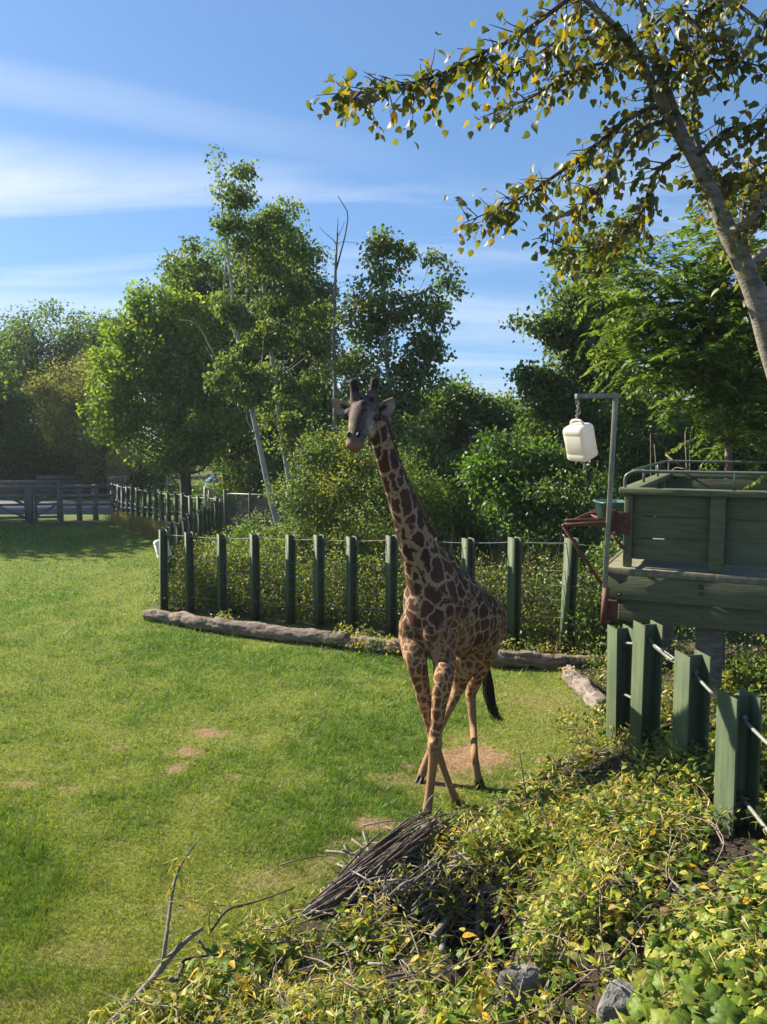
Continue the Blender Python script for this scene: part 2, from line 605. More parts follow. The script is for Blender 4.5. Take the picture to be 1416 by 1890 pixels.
def edge_dist(x, y):
    """Signed distance to the foot of the mound: positive on the mound (right and near side)."""
    x = np.asarray(x, float)
    y = np.asarray(y, float)
    best = np.full(x.shape, 1e9)
    sg = np.zeros(x.shape)
    for (ax, ay), (bx, by) in zip(EDGE[:-1], EDGE[1:]):
        dx, dy = bx - ax, by - ay
        t = np.clip(((x - ax) * dx + (y - ay) * dy) / (dx * dx + dy * dy), 0, 1)
        ex, ey = x - ax - t * dx, y - ay - t * dy
        d = np.hypot(ex, ey)
        s = np.where(dx * ey - dy * ex < 0, 1.0, -1.0)
        sel = d < best
        best = np.where(sel, d, best)
        sg = np.where(sel, s, sg)
    return best * sg


def gz(x, y):
    x = np.asarray(x, float)
    y = np.asarray(y, float)
    s = edge_dist(x, y)
    far = 1 - sstep(8.6, 11.0, y)
    rt_ = sstep(.7, 2.1, x - (y - 5.0) * .12)
    h = ((0.14 + .16 * rt_) * sstep(-0.05, 0.9, s) + (.16 + .34 * rt_) * sstep(0.7, 2.4, s)) * far
    h = h + sstep(0.2, 1.3, s) * far * (0.26 * (fbm(x * 1.5 + 3, y * 1.5, 3) - 0.5) + 0.26 * (vnoise(x * 2.9 + 8, y * 2.9) - .5))
    h = h - 0.42 * np.exp(-(((x - 0.72) / 0.42) ** 2 + ((y - 5.20) / 0.42) ** 2) ** 1.5)
    h = h * (1 - sstep(3.4, 6.0, x) * 0.6)
    h = h + 0.05 * (fbm(x * .35, y * .35, 3) - .5) * (1 - sstep(0, .5, s))
    return h


def hit(px, py, dz=0.0):
    """Where the view ray through a photograph pixel meets the ground (raised by dz)."""
    d = ray(px, py)
    Yv = np.linspace(2.6, 14, 900)
    q = d[None] * (Yv / d[1])[:, None] + np.array([0, 0, H])
    under = np.where(q[:, 2] <= gz(q[:, 0], q[:, 1]) + dz)[0]
    return q[under[0]] if len(under) else q[-1]


# front fence runs from the left corner to the platform
FA, FB = np.array([-4.62, 15.9]), np.array([3.25, 12.6])


def in_pen(x, y):
    fy = FA[1] + (x - FA[0]) * (FB[1] - FA[1]) / (FB[0] - FA[0])
    main = (y < fy - 0.1) & (x > -5.0) & (x < 3.3)
    left = (x <= -5.0) & (y < 33 + 0.05 * x - np.clip((x + 11.5) * 1.2, 0, 9))
    return main | left


def pxpos(px, py):
    p = gnd(px, py)
    return p[0], p[1]


# worn spots: (px, py, half width, half depth in metres, strength)
BARE = [(380, 1352, .26, .22, .9), (345, 1388, .20, .16, .8), (326, 1418, .15, .13, 1.0), (40, 1450, .26, .14, .75),
        (130, 1458, .22, .10, .5), (215, 1380, .16, .12, .5), (870, 1400, .62, .50, 1.0), (800, 1440, .40, .28, .7), (720, 1440, .3, .2, .45), (690, 1520, .32, .18, .85),
        (655, 1560, .3, .2, .5), (520, 1620, .4, .25, .4), (600, 1600, .3, .25, .5), (430, 1435, .13, .1, .45),
        (150, 1760, .4, .2, .25), (330, 1680, .3, .2, .3), (60, 1850, .5, .2, .25), (1010, 1300, .6, .6, .3)]


def bare(x, y):
    b = np.zeros(np.shape(x))
    wb = .1 + 1.1 * fbm(np.asarray(x) * 6, np.asarray(y) * 6, 3) + .8 * vnoise(np.asarray(x) * 17, np.asarray(y) * 17)
    for px, py, rx, ry, s in BARE:
        cx, cy = pxpos(px, py)
        d = np.sqrt(((x - cx) / rx) ** 2 + ((y - cy) / ry) ** 2)
        b = np.maximum(b, s * (1 - sstep(.45, 1.15, d * wb)))
    return b


def lush(x, y):
    v = fbm(x * 0.55 + 40, y * 0.45 + 9, 3) * .55 + fbm(x * 2.2, y * 1.9, 3) * .45
    v = v + .10 * np.exp(-(((x + .6) / 2.2) ** 2 + ((y - 7.2) / 1.3) ** 2))
    v = v + .16 * np.exp(-(((x + .2) / 3.5) ** 2 + ((y - 12.4) / .9) ** 2))
    s = edge_dist(x, y)
    return v - .18 * np.exp(-((s + .5) / .7) ** 2)


def nonuni(a, b, lo, hi, fine, grow=1.16):
    xs = list(np.arange(a, b + 1e-6, fine))
    st, x = fine, xs[-1]
    while x < hi:
        st *= grow
        x += st
        xs.append(x)
    st, x = fine, xs[0]
    while x > lo:
        st *= grow
        x -= st
        xs.insert(0, x)
    return np.array(xs)


gx = nonuni(-7, 5, -900, 900, .085)
gy = nonuni(3.0, 14.5, -60, 1500, .085)
XX, YY = np.meshgrid(gx, gy, indexing='ij')
ZZ = gz(XX, YY)
mb = MB()
nx, ny = len(gx), len(gy)
ii, jj = np.meshgrid(np.arange(nx - 1), np.arange(ny - 1), indexing='ij')
ff = np.stack([ii * ny + jj, (ii + 1) * ny + jj, (ii + 1) * ny + jj + 1, ii * ny + jj + 1], -1).reshape(-1, 4)
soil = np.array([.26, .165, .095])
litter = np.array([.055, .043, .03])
gA, gB = np.array([.08, .14, .018]), np.array([.16, .19, .040])
lu = np.clip((lush(XX, YY) - .3) / .4, 0, 1)[..., None]
colr = gB * (1 - lu) + gA * lu
bb = bare(XX, YY)[..., None]
colr = colr * (1 - bb) + soil * bb * (.75 + .5 * fbm(XX * 9, YY * 9, 3))[..., None]
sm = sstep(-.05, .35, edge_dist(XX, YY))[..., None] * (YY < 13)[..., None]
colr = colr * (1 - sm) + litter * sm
pen = in_pen(XX, YY) | ((YY > 34) & (YY < 60)) | (YY > 100)
colr = np.where(pen[..., None], colr, litter * 1.3 + .25 * colr)
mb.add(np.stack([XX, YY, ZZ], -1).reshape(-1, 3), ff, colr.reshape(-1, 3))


def ground_material():
    m, t, out = material('lawn_and_soil')
    a = nn(t, 'ShaderNodeAttribute', attribute_name='col')
    co = nn(t, 'ShaderNodeTexCoord')
    n1 = nn(t, 'ShaderNodeTexNoise', i_Scale=22.0, i_Detail=6.0, i_Roughness=.7)
    t.links.new(co.outputs['Object'], n1.inputs['Vector'])
    r = ramp(t, n1.outputs[0], [(.3, (.55, .55, .55)), (.7, (1.35, 1.35, 1.35))])
    bp = nn(t, 'ShaderNodeBump', i_Strength=.8, i_Distance=.03)
    t.links.new(n1.outputs[0], bp.inputs['Height'])
    b = nn(t, 'ShaderNodeBsdfPrincipled', i_Roughness=.95)
    b.inputs['Specular IOR Level'].default_value = .1
    t.links.new(mixc(t, 1.0, a.outputs['Color'], r.outputs[0], 'MULTIPLY'), b.inputs['Base Color'])
    t.links.new(bp.outputs[0], b.inputs['Normal'])
    t.links.new(b.outputs[0], out.inputs[0])
    return m


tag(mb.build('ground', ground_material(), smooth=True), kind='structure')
mb = MB()
box(mb, (-60, 36.0, -.2), (-6.5, 44.0, .03))
tag(mb.build('road', M['road']), kind='structure')

# ------------------------------------------------------------------ lawn grass
NB = 620000
u = R.random(NB)
Y0, Y1 = 3.3, 34.0
gyv = 1 / (1 / Y0 + u * (1 / Y1 - 1 / Y0))
gxv = (R.random(NB) * 2 - 1) * (.53 * gyv + .9)
# tufts: pull blades toward cell centres
tw = .05 + .004 * gyv
gxv = gxv + R.normal(size=NB) * tw * .3
lu = lush(gxv, gyv)
bm_ = bare(gxv, gyv)
sd_ = edge_dist(gxv, gyv)
keep = in_pen(gxv, gyv) & (R.random(NB) > bm_ * .80) & (R.random(NB) > sstep(-.1, .45, sd_) * .96) & (sd_ < .9)
gxv, gyv, lu, bm_ = gxv[keep], gyv[keep], lu[keep], bm_[keep]
n = len(gxv)
tuft = fbm(gxv * 7, gyv * 7, 2)
lus = np.clip((lu - .30) / .34 + R.normal(size=n) * .12, 0, 1)
ht = (.020 + .085 * lus * tuft ** 1.6 + .022 * R.random(n) + .05 * (R.random(n) < .03)) * (1 - .5 * bm_) * (1 + .02 * gyv)
wd = np.maximum(.0042, .00085 * gyv) * (.7 + .6 * R.random(n))
ax = np.stack([R.normal(size=n) * .55 + .25, R.normal(size=n) * .55, np.ones(n) * .85], -1)
nr = np.stack([R.normal(size=n), R.normal(size=n) - .3, R.normal(size=n) * .5 + .4], -1)
cg = np.array([.080, .165, .016])
cy_ = np.array([.225, .268, .042])
cd_ = np.array([.29, .24, .11])
q = np.clip(lus + R.normal(size=n) * .22, 0, 1)[:, None]
c = cy_ * (1 - q) + cg * q
dry = (R.random(n) < (.06 + .25 * (1 - lus) ** 2 + .62 * bm_))[:, None]
c = np.where(dry, cd_, c) * (.5 + 1.0 * R.random((n, 1)) ** 1.2)
P = np.stack([gxv, gyv, gz(gxv, gyv) - .004], -1)
mb = MB()
leaves(mb, P, ax, nr, ht, wd, c, 'blade')
tag(mb.build('lawn_grass', M['grass']), 'short sunlit green lawn grass with paler dry patches', 'grass', kind='stuff')

# ------------------------------------------------------------------ green I-beam posts
def ibeam(mb, x, y, z0, z1, face, wf=.19, dp=.16, tf=.014, lean=.011):
    """Steel I-section: flange faces along 'face' (2D unit), web between the flanges."""
    nrm = unit(np.array(face, float))
    tan = np.array([-nrm[1], nrm[0]])
    fr = (np.array([x, y, 0]), tan, nrm)
    box(mb, (-wf / 2, dp / 2 - tf, z0), (wf / 2, dp / 2, z1), fr)
    box(mb, (-wf / 2, -dp / 2, z0), (wf / 2, -dp / 2 + tf, z1), fr)
    box(mb, (-.007, -dp / 2 + tf, z0), (.007, dp / 2 - tf, z1 - .012), fr)
    lx, ly = R.normal() * lean, R.normal() * lean
    for v in mb.v[-3:]:
        v[:, 0] += lx * (v[:, 2] - z0)
        v[:, 1] += ly * (v[:, 2] - z0)


def cable_line(mb, pts, r=.008, sag=.02):
    P = []
    for a, b in zip(pts[:-1], pts[1:]):
        for t in np.linspace(0, 1, 5)[:-1]:
            p = np.array(a) * (1 - t) + np.array(b) * t
            P.append(p - np.array([0, 0, sag * 4 * t * (1 - t)]))
    P.append(np.array(pts[-1], float))
    tube(mb, P, r, 5)


def bolt_head(mb, p, nrm, r=.016):
    nrm = unit(np.append(np.array(nrm, float), 0)[:3])
    tube(mb, [np.array(p), np.array(p) + nrm * .012], r, 6)


front = thing('cable_fence', 'dark green steel post fence with thin cables behind the fallen logs and giraffe', 'fence', (*FA, 0))
POSTS = [(303, 978, 1132), (352, 982, 1138), (411, 986, 1146), (472, 985, 1152), (536, 987, 1160), (590, 987, 1165), (650, 990, 1168), (722, 988, 1178),
         (793, 990, 1186), (865, 993, 1192), (948, 991, 1200), (1045, 993, 1206), (1118, 1000, 1212)]
tops = []
fdir = unit(FB - FA)
for px, pt, pb in POSTS:
    r_ = ray(px, pb)
    k = r_[0] / r_[1]
    # intersect the view column with the fence line
    s = (k * FA[1] - FA[0]) / (fdir[0] - k * fdir[1])
    x, y = FA + fdir * s
    zt = at(px, pt, y)[2]
    mb = MB()
    ibeam(mb, x, y, -.1, zt, (-.90, -.43), .20, .15)
    bolt_head(mb, (x - .14 * .5 - .01, y - .06, zt - .16), (-.9, -.43), .012)
    mb.build('post', M['post'], front)
    tops.append((x, y, zt))
for zf in (.085, .55, .80, 1.05, 1.35):
    mb = MB()
    cable_line(mb, [(x, y, zt * (1 - .0) - zf) for x, y, zt in tops], .006 if zf > .1 else .008, .012)
    mb.build('cable', M['cable'], front)

side = thing('cable_fence', 'tight row of dark green posts running straight back from the fence corner', 'fence', (-4.8, 17, 0))
stops_ = []
for k in range(13):
    t = k / 12
    x, y = -4.75 - .45 * t, 16.6 + 8.2 * t
    zt = 1.66 + .05 * math.sin(k * 2.1)
    mb = MB()
    ibeam(mb, x, y, -.1, zt, (-.98, -.2), .20, .16)
    mb.build('post', M['post'], side)
    stops_.append((x, y, zt))
for zf in (.1, .7, 1.1):
    mb = MB()
    cable_line(mb, [(x, y, z - zf) for x, y, z in stops_], .007)
    mb.build('cable', M['cable'], side)

farf = thing('cable_fence', 'distant curved fence of slim posts and wires at the back of the lawn', 'fence', (-8.5, 29.5, 0))
stops_ = []
for k in range(17):
    t = k / 16
    x = -5.6 - 6.2 * t
    y = 25.6 + 7.9 * t - 1.2 * t * (1 - t)
    zt = 1.62 + .04 * math.sin(k * 1.7)
    mb = MB()
    ibeam(mb, x, y, -.1, zt, (-.6, -.8), .10, .13)
    mb.build('post', M['timber'] if k > 13 else M['post'], farf)
    stops_.append((x, y, zt))
for zf in (.06, .7, .9, 1.1, 1.3):
    mb = MB()
    cable_line(mb, [(x, y, z - zf) for x, y, z in stops_], .013)
    mb.build('cable', M['cable'], farf)

rightf = thing('cable_fence', 'near green steel beams with a thick rope cable on the vine mound beside the platform', 'fence', (2.5, 6.3, .8))
RP = [(1149, 1157, 8.05, .150), (1196, 1150, 7.25, .19), (1281, 1205, 6.25, .20), (1370, 1281, 5.28, .20)]
rt = []
for px, pt, Y, wf in RP:
    p = at(px, pt, Y)
    mb = MB()
    ibeam(mb, p[0], p[1], .35, p[2], (-1, -.12), .25, .19, .016)
    mb.build('post', M['post'], rightf, bevel=.002)
    rt.append(p)
p5 = at(1500, 1385, 4.4)
mb = MB()
ibeam(mb, p5[0], p5[1], .4, p5[2], (-1, -.12), .25, .19, .016)
mb.build('post', M['post'], rightf)
rt.append(p5)
for a, b in zip(rt[:-1], rt[1:]):
    P = [a + (0, 0, -.17), (a + b) / 2 + (0, 0, -.19), b + (0, 0, -.17)]
    mb = MB()
    pts = catmull(P, 14)
    tube(mb, pts, .013, 8)
    mb.build('cable', M['cable'], rightf, smooth=True)
# turnbuckle on the second span
a, b = rt[1] + (0, 0, -.17), rt[2] + (0, 0, -.17)
mb = MB()
d = unit(b - a)
sv = unit(np.cross(d, (0, 0, 1)))
for s in (-1, 1):
    tube(mb, [a + d * .36 + sv * .018 * s, a + d * .62 + sv * .018 * s], .008, 6)
for t0 in (.36, .62):
    tube(mb, [a + d * t0 - sv * .024, a + d * t0 + sv * .024], .012, 6)
tube(mb, [a + d * .10, a + d * .36], .016, 6)
mb.build('turnbuckle', M['galv'], rightf)
for a, b in ((rt[0], rt[1]), (rt[3], rt[4])):
    mb = MB()
    tube(mb, [a + (0, 0, -.72), b + (0, 0, -.80)], .014, 6)
    mb.build('cable', M['cable'], rightf)
for p in rt[:4]:
    mb = MB()
    bolt_head(mb, p + (.02, -.012, -.17), (0, -1, 0), .028)
    mb.build('cable_bolt', M['galv'], rightf)

# ------------------------------------------------------------------ logs along the fence
def log(name, label, pts, rads, mat, group='fallen logs along the fence', seed=0, ridge=.10, sides=34):
    NR = 110
    P = catmull(pts, NR)
    rr = np.interp(np.linspace(0, 1, NR), np.linspace(0, 1, len(rads)), rads)
    th = np.arange(sides)
    i = np.arange(NR) * 40 / NR
    kk = min(1.0, np.linalg.norm(P[-1] - P[0]) / 2.2)
    P = P + np.stack([fbm(i * .13 + seed * 5, i * 0, 3), fbm(i * .13 + seed * 5, i * 0 + 9, 3), fbm(i * .13 + seed * 5, i * 0 + 5, 3)], 1) * .12 * kk - .06 * kk
    rr = rr * (1 - .12 * kk + .3 * kk * fbm(i * .11 + seed * 3, i * 0 + 2, 3))
    rg = 1 + ridge * (fbm(i[:, None] * .16 + seed * 9, np.minimum(th, sides - th)[None] * .36 + seed, 3) - .5) * 3.2 \
        + ridge * 1.0 * (vnoise(i[:, None] * .05 + seed, np.minimum(th, sides - th)[None] * 1.25) - .5) * 2
    thm_ = np.minimum(th, sides - th)[None]
    rg = rg + .10 * (vnoise(i[:, None] * .35 + seed * 3, thm_ * 1.7 + 4) - .5) + .09 * (vnoise(i[:, None] * 1.6 + seed, thm_ * 1.1) - .5)
    rg = rg - .10 * (vnoise(i[:, None] * .22 + 40 + seed, thm_ * 1.3 + 11) > .78)
    mbx = MB()
    tube(mbx, P, rr, sides, ridge=rg)
    root = thing(name, label, 'log', P[0], group)
    mbx.build('log_body', mat, root, smooth=True)
    for e, s in ((0, -1), (-1, 1)):
        mbe = MB()
        T = unit(P[e] - P[e - s])
        tube(mbe, [P[e] + T * rr[e] * .0, P[e] + T * (rr[e] * .10 + .012)], [rr[e] * .86, rr[e] * .7], 14)
        mbe.build('cut_end', M['log_pale'], root)
    return root


def lg(px, py, r):
    p = gnd(px, py)
    p[2] = r * .75
    return p


log('fallen_log', 'short weathered log at the left corner of the fence, overlapping a longer log', [lg(272, 1145, .15), lg(330, 1154, .16), lg(404, 1168, .15)], [.10, .125, .12], M['log'], seed=1)
log('fallen_log', 'longest weathered log lying at the fence foot left of the giraffe', [lg(398, 1168, .2), lg(480, 1178, .2), lg(570, 1188, .18), lg(640, 1196, .17)], [.12, .135, .12, .105], M['log'], seed=2)
log('fallen_log', 'slim log just behind the giraffe, half under weeds', [lg(632, 1194, .15), lg(700, 1202, .15), lg(790, 1210, .14)], [.11, .12, .11], M['log'], seed=3)
log('fallen_log', 'pale log at the fence foot right of the giraffe tail', [lg(905, 1229, .17), lg(970, 1232, .16), lg(1045, 1233, .14)], [.13, .13, .11], M['log'], seed=4)
log('fallen_log', 'thin log end beneath the rusty bracket at the fence foot', [lg(1040, 1228, .09), lg(1090, 1228, .09), lg(1135, 1226, .09)], [.10, .09, .09], M['log'], seed=5)
log('log_stump', 'bleached split stump of log near the first green beam of the right fence', [lg(1050, 1252, .14), lg(1078, 1282, .15), lg(1112, 1325, .14)], [.115, .135, .11], M['log_pale'], group=None, seed=6, ridge=.13)

# big dark bark log across the foot of the mound
bp_ = [hit(560, 1690, .02), hit(620, 1655, .10), hit(690, 1605, .16), hit(748, 1565, .15), hit(790, 1540, .09), hit(815, 1528, .02)]
P = catmull(bp_, 70)
sd_n = 40
i = np.arange(70)[:, None]
th = np.arange(sd_n)[None]
thm = np.minimum(th, sd_n - th)
rg = 1 + .22 * (vnoise(i * .07, thm * 1.35) - .5) * 2 + .22 * (vnoise(i * .16 + 7, thm * .8 + 3) - .5) * 2 + .1 * (vnoise(i * .9, thm * 2.1) - .5)
mb = MB()
tube(mb, P, np.interp(np.linspace(0, 1, 70), [0, .12, .4, .8, 1], [.03, .06, .085, .085, .06]), sd_n, ridge=rg)
root = thing('bark_log', 'dark fallen trunk with deeply ridged bark at the edge of the vine mound', 'log', P[0])
mb.build('trunk', M['bark_dark'], root)
# torn bark strips and roots fanning along it
mb = MB()
for k in range(70):
    s0, s1 = .02 + .35 * R.random(), .55 + .45 * R.random()
    q = P[int(s0 * 69):max(int(s1 * 69), int(s0 * 69) + 8)][::6].copy()
    a0 = R.uniform(-.5, 3.4)
    rr_ = np.interp(np.linspace(s0, s1, len(q)), [0, .12, .4, .8, 1], [.04, .07, .095, .10, .085]) * R.uniform(.92, 1.12)
    T = unit(np.gradient(q, axis=0))
    sd_ = unit(np.cross(T, (0, 0, 1.0)))
    up_ = np.cross(sd_, T)
    tw_ = a0 + np.linspace(0, R.normal() * .5, len(q))
    spread = (1 + np.linspace(0, R.random() ** 2 * 1.5, len(q)))
    q = q + (sd_ * np.cos(tw_)[:, None] + up_ * np.sin(tw_)[:, None]) * (rr_ * spread)[:, None]
    q[:, 2] = np.maximum(q[:, 2], gz(q[:, 0], q[:, 1]) + .01)
    q = catmull(q, 16)
    r0 = R.uniform(.004, .013)
    tube(mb, q, r0 * (.6 + .6 * fbm(np.arange(16) * .5 + k, np.zeros(16), 2)), 5)
o = mb.build('bark_strips', M['bark_dark'] if True else None, root)
o['kind'] = 'stuff'

# ------------------------------------------------------------------ timber platform
PO = at(1119, 1046, 8.6)
FZ = PO[2]                              # deck level
U2 = unit(np.array([.90, -.43]))
V2 = np.array([-U2[1], U2[0]])
U3, V3, W3 = np.array([*U2, 0]), np.array([*V2, 0]), np.array([0, 0, 1.0])
FR = (np.array([PO[0], PO[1], 0]), U2, V2)


def pl(a, b, z):
    return FR[0] + U3 * a + V3 * b + W3 * z


plat = thing('wooden_platform', 'olive green timber feeding platform with boarded box and tube rail', 'platform', pl(0, 0, 0))
DW, DD = 4.2, 4.3


def pbox(name, lo, hi, mat='plat', bev=.006):
    m = MB()
    box(m, lo, hi, FR)
    return m.build(name, M[mat], plat, bevel=bev)


for k in range(31):                    # deck boards run along the front
    b0 = .075 + k * .14
    if b0 > DD:
        break
    pbox('floor_board', (0, b0, FZ - .04), (DW, b0 + .132, FZ - .002 * (k % 3)), 'plat_worn', .004)
pbox('edge_board', (-.012, -.03, FZ - .075), (DW, .068, FZ + .004), 'plat_worn')
pbox('side_edge_board', (-.05, .072, FZ - .075), (-.004, DD, FZ + .002), 'plat')
pbox('upper_beam', (.012, .0, FZ - .355), (DW, .09, FZ - .078))
pbox('side_beam', (.014, .094, FZ - .355), (.10, DD, FZ - .045))
pbox('lower_beam', (.13, .10, FZ - .62), (DW, .20, FZ - .362))
pbox('side_lower_beam', (.16, .21, FZ - .62), (.26, DD, FZ - .362))
for a, z in ((.16, .155), (.155, .30), (1.0, .15), (1.0, .225)):
    m = MB()
    tube(m, [pl(a, .003, FZ - z), pl(a, -.006, FZ - z)], .026, 14)
    w_ = m.build('washer', M['dark'], plat)
    m = MB()
    tube(m, [pl(a, -.004, FZ - z), pl(a, -.018, FZ - z)], .014, 6)
    o = m.build('bolt', M['plat'], plat)
for a in (1.02,):
    m = MB()
    tube(m, [pl(a, .10, FZ - .5), pl(a, .085, FZ - .5)], .022, 8)
    m.build('bolt', M['plat'], plat)
CAPZ = at(1140, 899, 8.68)[2]
# box: posts, boards, cap
BX0, BF = .17, .07
for a, wdt in ((BX0, .09), (1.06, .15), (2.2, .15), (3.4, .15)):
    fwd = 0.0 if a > .5 else .03
    pbox('box_post', (a, BF - .045 + fwd, FZ + .006), (a + wdt, BF + .045 + fwd, CAPZ - .07))
bh = (CAPZ - .07 - FZ - .085) / 3
secs = [(BX0 + .092, 1.20), (1.21, 2.28), (2.29, 3.48), (3.49, 4.15)]
for r_ in range(3):
    for (a0, a1) in secs:
        z0 = FZ + .085 + r_ * bh
        pbox('board', (a0, BF + .05, z0 + .007), (a1, BF + .082, z0 + bh - .007), 'plat', .004)
for r_ in range(3):                     # left side and far side of the box
    z0 = FZ + .085 + r_ * bh
    pbox('board', (BX0 + .03, BF + .12, z0 + .007), (BX0 + .062, DD - .1, z0 + bh - .007), 'plat', .004)
    pbox('board', (BX0 + .07, DD - .16, z0 + .007), (DW, DD - .128, z0 + bh - .007), 'plat', .004)
for b in (1.5, 2.9, DD - .2):
    pbox('box_post', (BX0 + .066, b, FZ + .006), (BX0 + .15, b + .09, CAPZ - .07))
pbox('cap_board', (BX0 - .055, BF - .075, CAPZ - .068), (DW, BF + .10, CAPZ))
pbox('cap_board', (BX0 - .055, BF + .103, CAPZ - .066), (BX0 + .13, DD - .02, CAPZ - .002))
pbox('cap_board', (BX0 + .133, DD - .22, CAPZ - .066), (DW, DD - .02, CAPZ - .002))
# nail heads at the board ends
nm = MB()
tube(nm, [(0, 0, 0), tuple(-V3 * .003)], .0045, 6)
nme = nm.mesh('nail', M['dark'])
for r_ in range(3):
    for a in (BX0 + .105, BX0 + .125, 1.035, 1.235, 2.17):
        for q in (.25, .75):
            o = put('nail', nme, plat)
            o.matrix_parent_inverse = Matrix.Identity(4)
            o.location = Vector(pl(a, BF + .049, FZ + .085 + (r_ + q) * bh)) - plat.location
# tube rail
RZ = CAPZ + .185


def rail(pts, n=30, r=.019):
    m = MB()
    tube(m, catmull(pts, n), r, 10)
    return m.build('rail_tube', M['rail'], plat, smooth=True)


rail([pl(BX0 + .0, BF + .0, CAPZ - .01), pl(BX0 + .0, BF, CAPZ + .10), pl(BX0 + .03, BF, RZ - .035), pl(BX0 + .12, BF, RZ), pl(BX0 + .3, BF, RZ), pl(1.5, BF, RZ), pl(3, BF, RZ), pl(DW, BF, RZ)], 60)
rail([pl(BX0 + .10, BF + .02, RZ - .005), pl(BX0 + .07, BF + .12, RZ), pl(BX0 + .05, 1.2, RZ), pl(BX0 + .05, 2.6, RZ), pl(BX0 + .05, DD - .3, RZ), pl(BX0 + .12, DD - .16, RZ), pl(BX0 + .35, DD - .12, RZ), pl(2, DD - .12, RZ), pl(DW, DD - .12, RZ)], 80)
for (a, b) in ((1.28, BF), (2.7, BF), (BX0 + .05, 1.3), (BX0 + .05, 2.9), (1.5, DD - .12), (2.9, DD - .12)):
    m = MB()
    tube(m, [pl(a, b, CAPZ - .005), pl(a, b, RZ)], .018, 8)
    m.build('rail_stanchion', M['rail'], plat, smooth=True)
for (a, b, s) in ((.95, .32, .28), (.22, DD - .4, .2), (3.6, .32, .28), (2.5, DD - .4, .25)):
    pbox('support_post', (a, b, -.2), (a + s, b + s, FZ - .38), 'timber')
for k in range(10):
    b0 = .35 + k * .42
    pbox('joist', (.3, b0, FZ - .30), (DW, b0 + .06, FZ - .045), 'plat', 0)
root = thing('wooden_pole', 'thin tan round pole standing in shade under the platform', 'pole', at(1332, 1240, 9.4))
m = MB()
tube(m, [at(1333, 1275, 9.4), at(1331, 1165, 9.4)], .042, 12)
m.build('pole_shaft', M['log_pale'], root, smooth=True)

# ------------------------------------------------------------------ gallows with jug, rust bracket
gp = thing('hanging_pole', 'square steel pole with a short arm holding up the white jug', 'pole', at(1113, 1150, 8.5))
pb0, pb1 = at(1113, 1150, 8.52), at(1137, 727, 8.5)
m = MB()
bar(m, pb0, pb1, .05, .05, ref=U3)
m.build('upright', M['pole'], gp, bevel=.004)
a1 = at(1063, 728, 8.35)
m = MB()
bar(m, pb1 + unit(pb1 - a1) * .03 + (0, 0, -.02), a1 + (0, 0, -.02), .05, .05)
m.build('arm', M['galv'], gp, bevel=.004)
m = MB()
bar(m, at(1119, 1085, 8.50), at(1114, 1152, 8.50), .062, .062, ref=U3)
m.build('rust_sleeve', M['rust'], gp)
m = MB()
box(m, (-.02, -.05, FZ - .60), (.135, .06, FZ - .37), FR)
m.build('base_plate', M['rust'], gp, bevel=.004)

hook = a1 + unit(pb1 - a1) * .04 + np.array([0, 0, -.045])
jc = at(1071, 815, 8.36)
jt = at(1068, 778, 8.36)
jug = thing('plastic_jug', 'white plastic jug hung on a chain from the steel arm beside the platform', 'jug', jc)
JR = Matrix.Rotation(math.radians(-15), 3, 'Y') @ Matrix.Rotation(math.radians(14), 3, 'X') @ Matrix.Rotation(math.radians(36), 3, 'Z')


def jugmesh(rot, c, sx=.118, sy=.138, sz=.195):
    n = 40
    th = np.arange(n) * 2 * math.pi / n
    ex = .30
    cx = np.sign(np.cos(th)) * np.abs(np.cos(th)) ** ex
    cy = np.sign(np.sin(th)) * np.abs(np.sin(th)) ** ex
    prof = [(-1.0, .10), (-1.0, .72), (-.985, .84), (-.93, .95), (-.84, .995), (-.60, 1.0), (-.57, .975), (-.54, 1.0), (0, 1.0), (.50, 1.0), (.53, .975), (.56, 1.0), (.74, .99), (.86, .93), (.95, .80), (1.0, .55), (1.01, .1)]
    v = []
    for z, s in prof:
        for a, b in zip(cx, cy):
            dent = 1 - .05 * math.exp(-(z / .45) ** 2) * (1 if abs(a) > .8 or abs(b) > .8 else 0) * (1 - abs(a * b) ** 3)
            v.append((a * sx * s * dent, b * sy * s * dent, z * sz))
    v = np.array(v) @ np.array(rot).T + c
    k = len(prof)
    i, j = np.meshgrid(np.arange(k - 1), np.arange(n), indexing='ij')
    f = np.stack([i * n + j, i * n + (j + 1) % n, (i + 1) * n + (j + 1) % n, (i + 1) * n + j], -1).reshape(-1, 4)
    mm = MB()
    v = np.concatenate([v, [np.array(rot) @ np.array((0, 0, -sz)) + c, np.array(rot) @ np.array((0, 0, sz)) + c]])
    q = np.arange(n)
    mm.add(v, [f, np.stack([np.full(n, k * n), (q + 1) % n, q], -1), np.stack([np.full(n, k * n + 1), (k - 1) * n + q, (k - 1) * n + (q + 1) % n], -1)])
    return mm


jugmesh(JR, jc).build('jug_body', M['jug'], jug, smooth=True)
m = MB()
up = np.array(JR @ Vector((0, 0, 1)))
sx = np.array(JR @ Vector((0, 1, 0)))
hp = [jc + up * .195 - sx * .08, jc + up * .235 - sx * .06, jc + up * .245, jc + up * .235 + sx * .06, jc + up * .195 + sx * .08]
tube(m, catmull(hp, 16), .014, 8)
m.build('jug_handle', M['jug'], jug, smooth=True)
top = jc + up * .245
nl = 9
for k in range(nl):
    c0 = top + (hook - top) * (k + .5) / nl
    d = unit(hook - top)
    sdv = unit(np.cross(d, (0, 1, 0))) if k % 2 else unit(np.cross(d, (1, 0, 0)))
    ll = np.linalg.norm(hook - top) / nl * .72
    th = np.linspace(0, 2 * math.pi, 13)
    m = MB()
    tube(m, [c0 + d * math.cos(t) * ll + sdv * math.sin(t) * .013 for t in th], .0038, 5, cap=False)
    m.build('chain_link', M['galv'], jug, smooth=True)
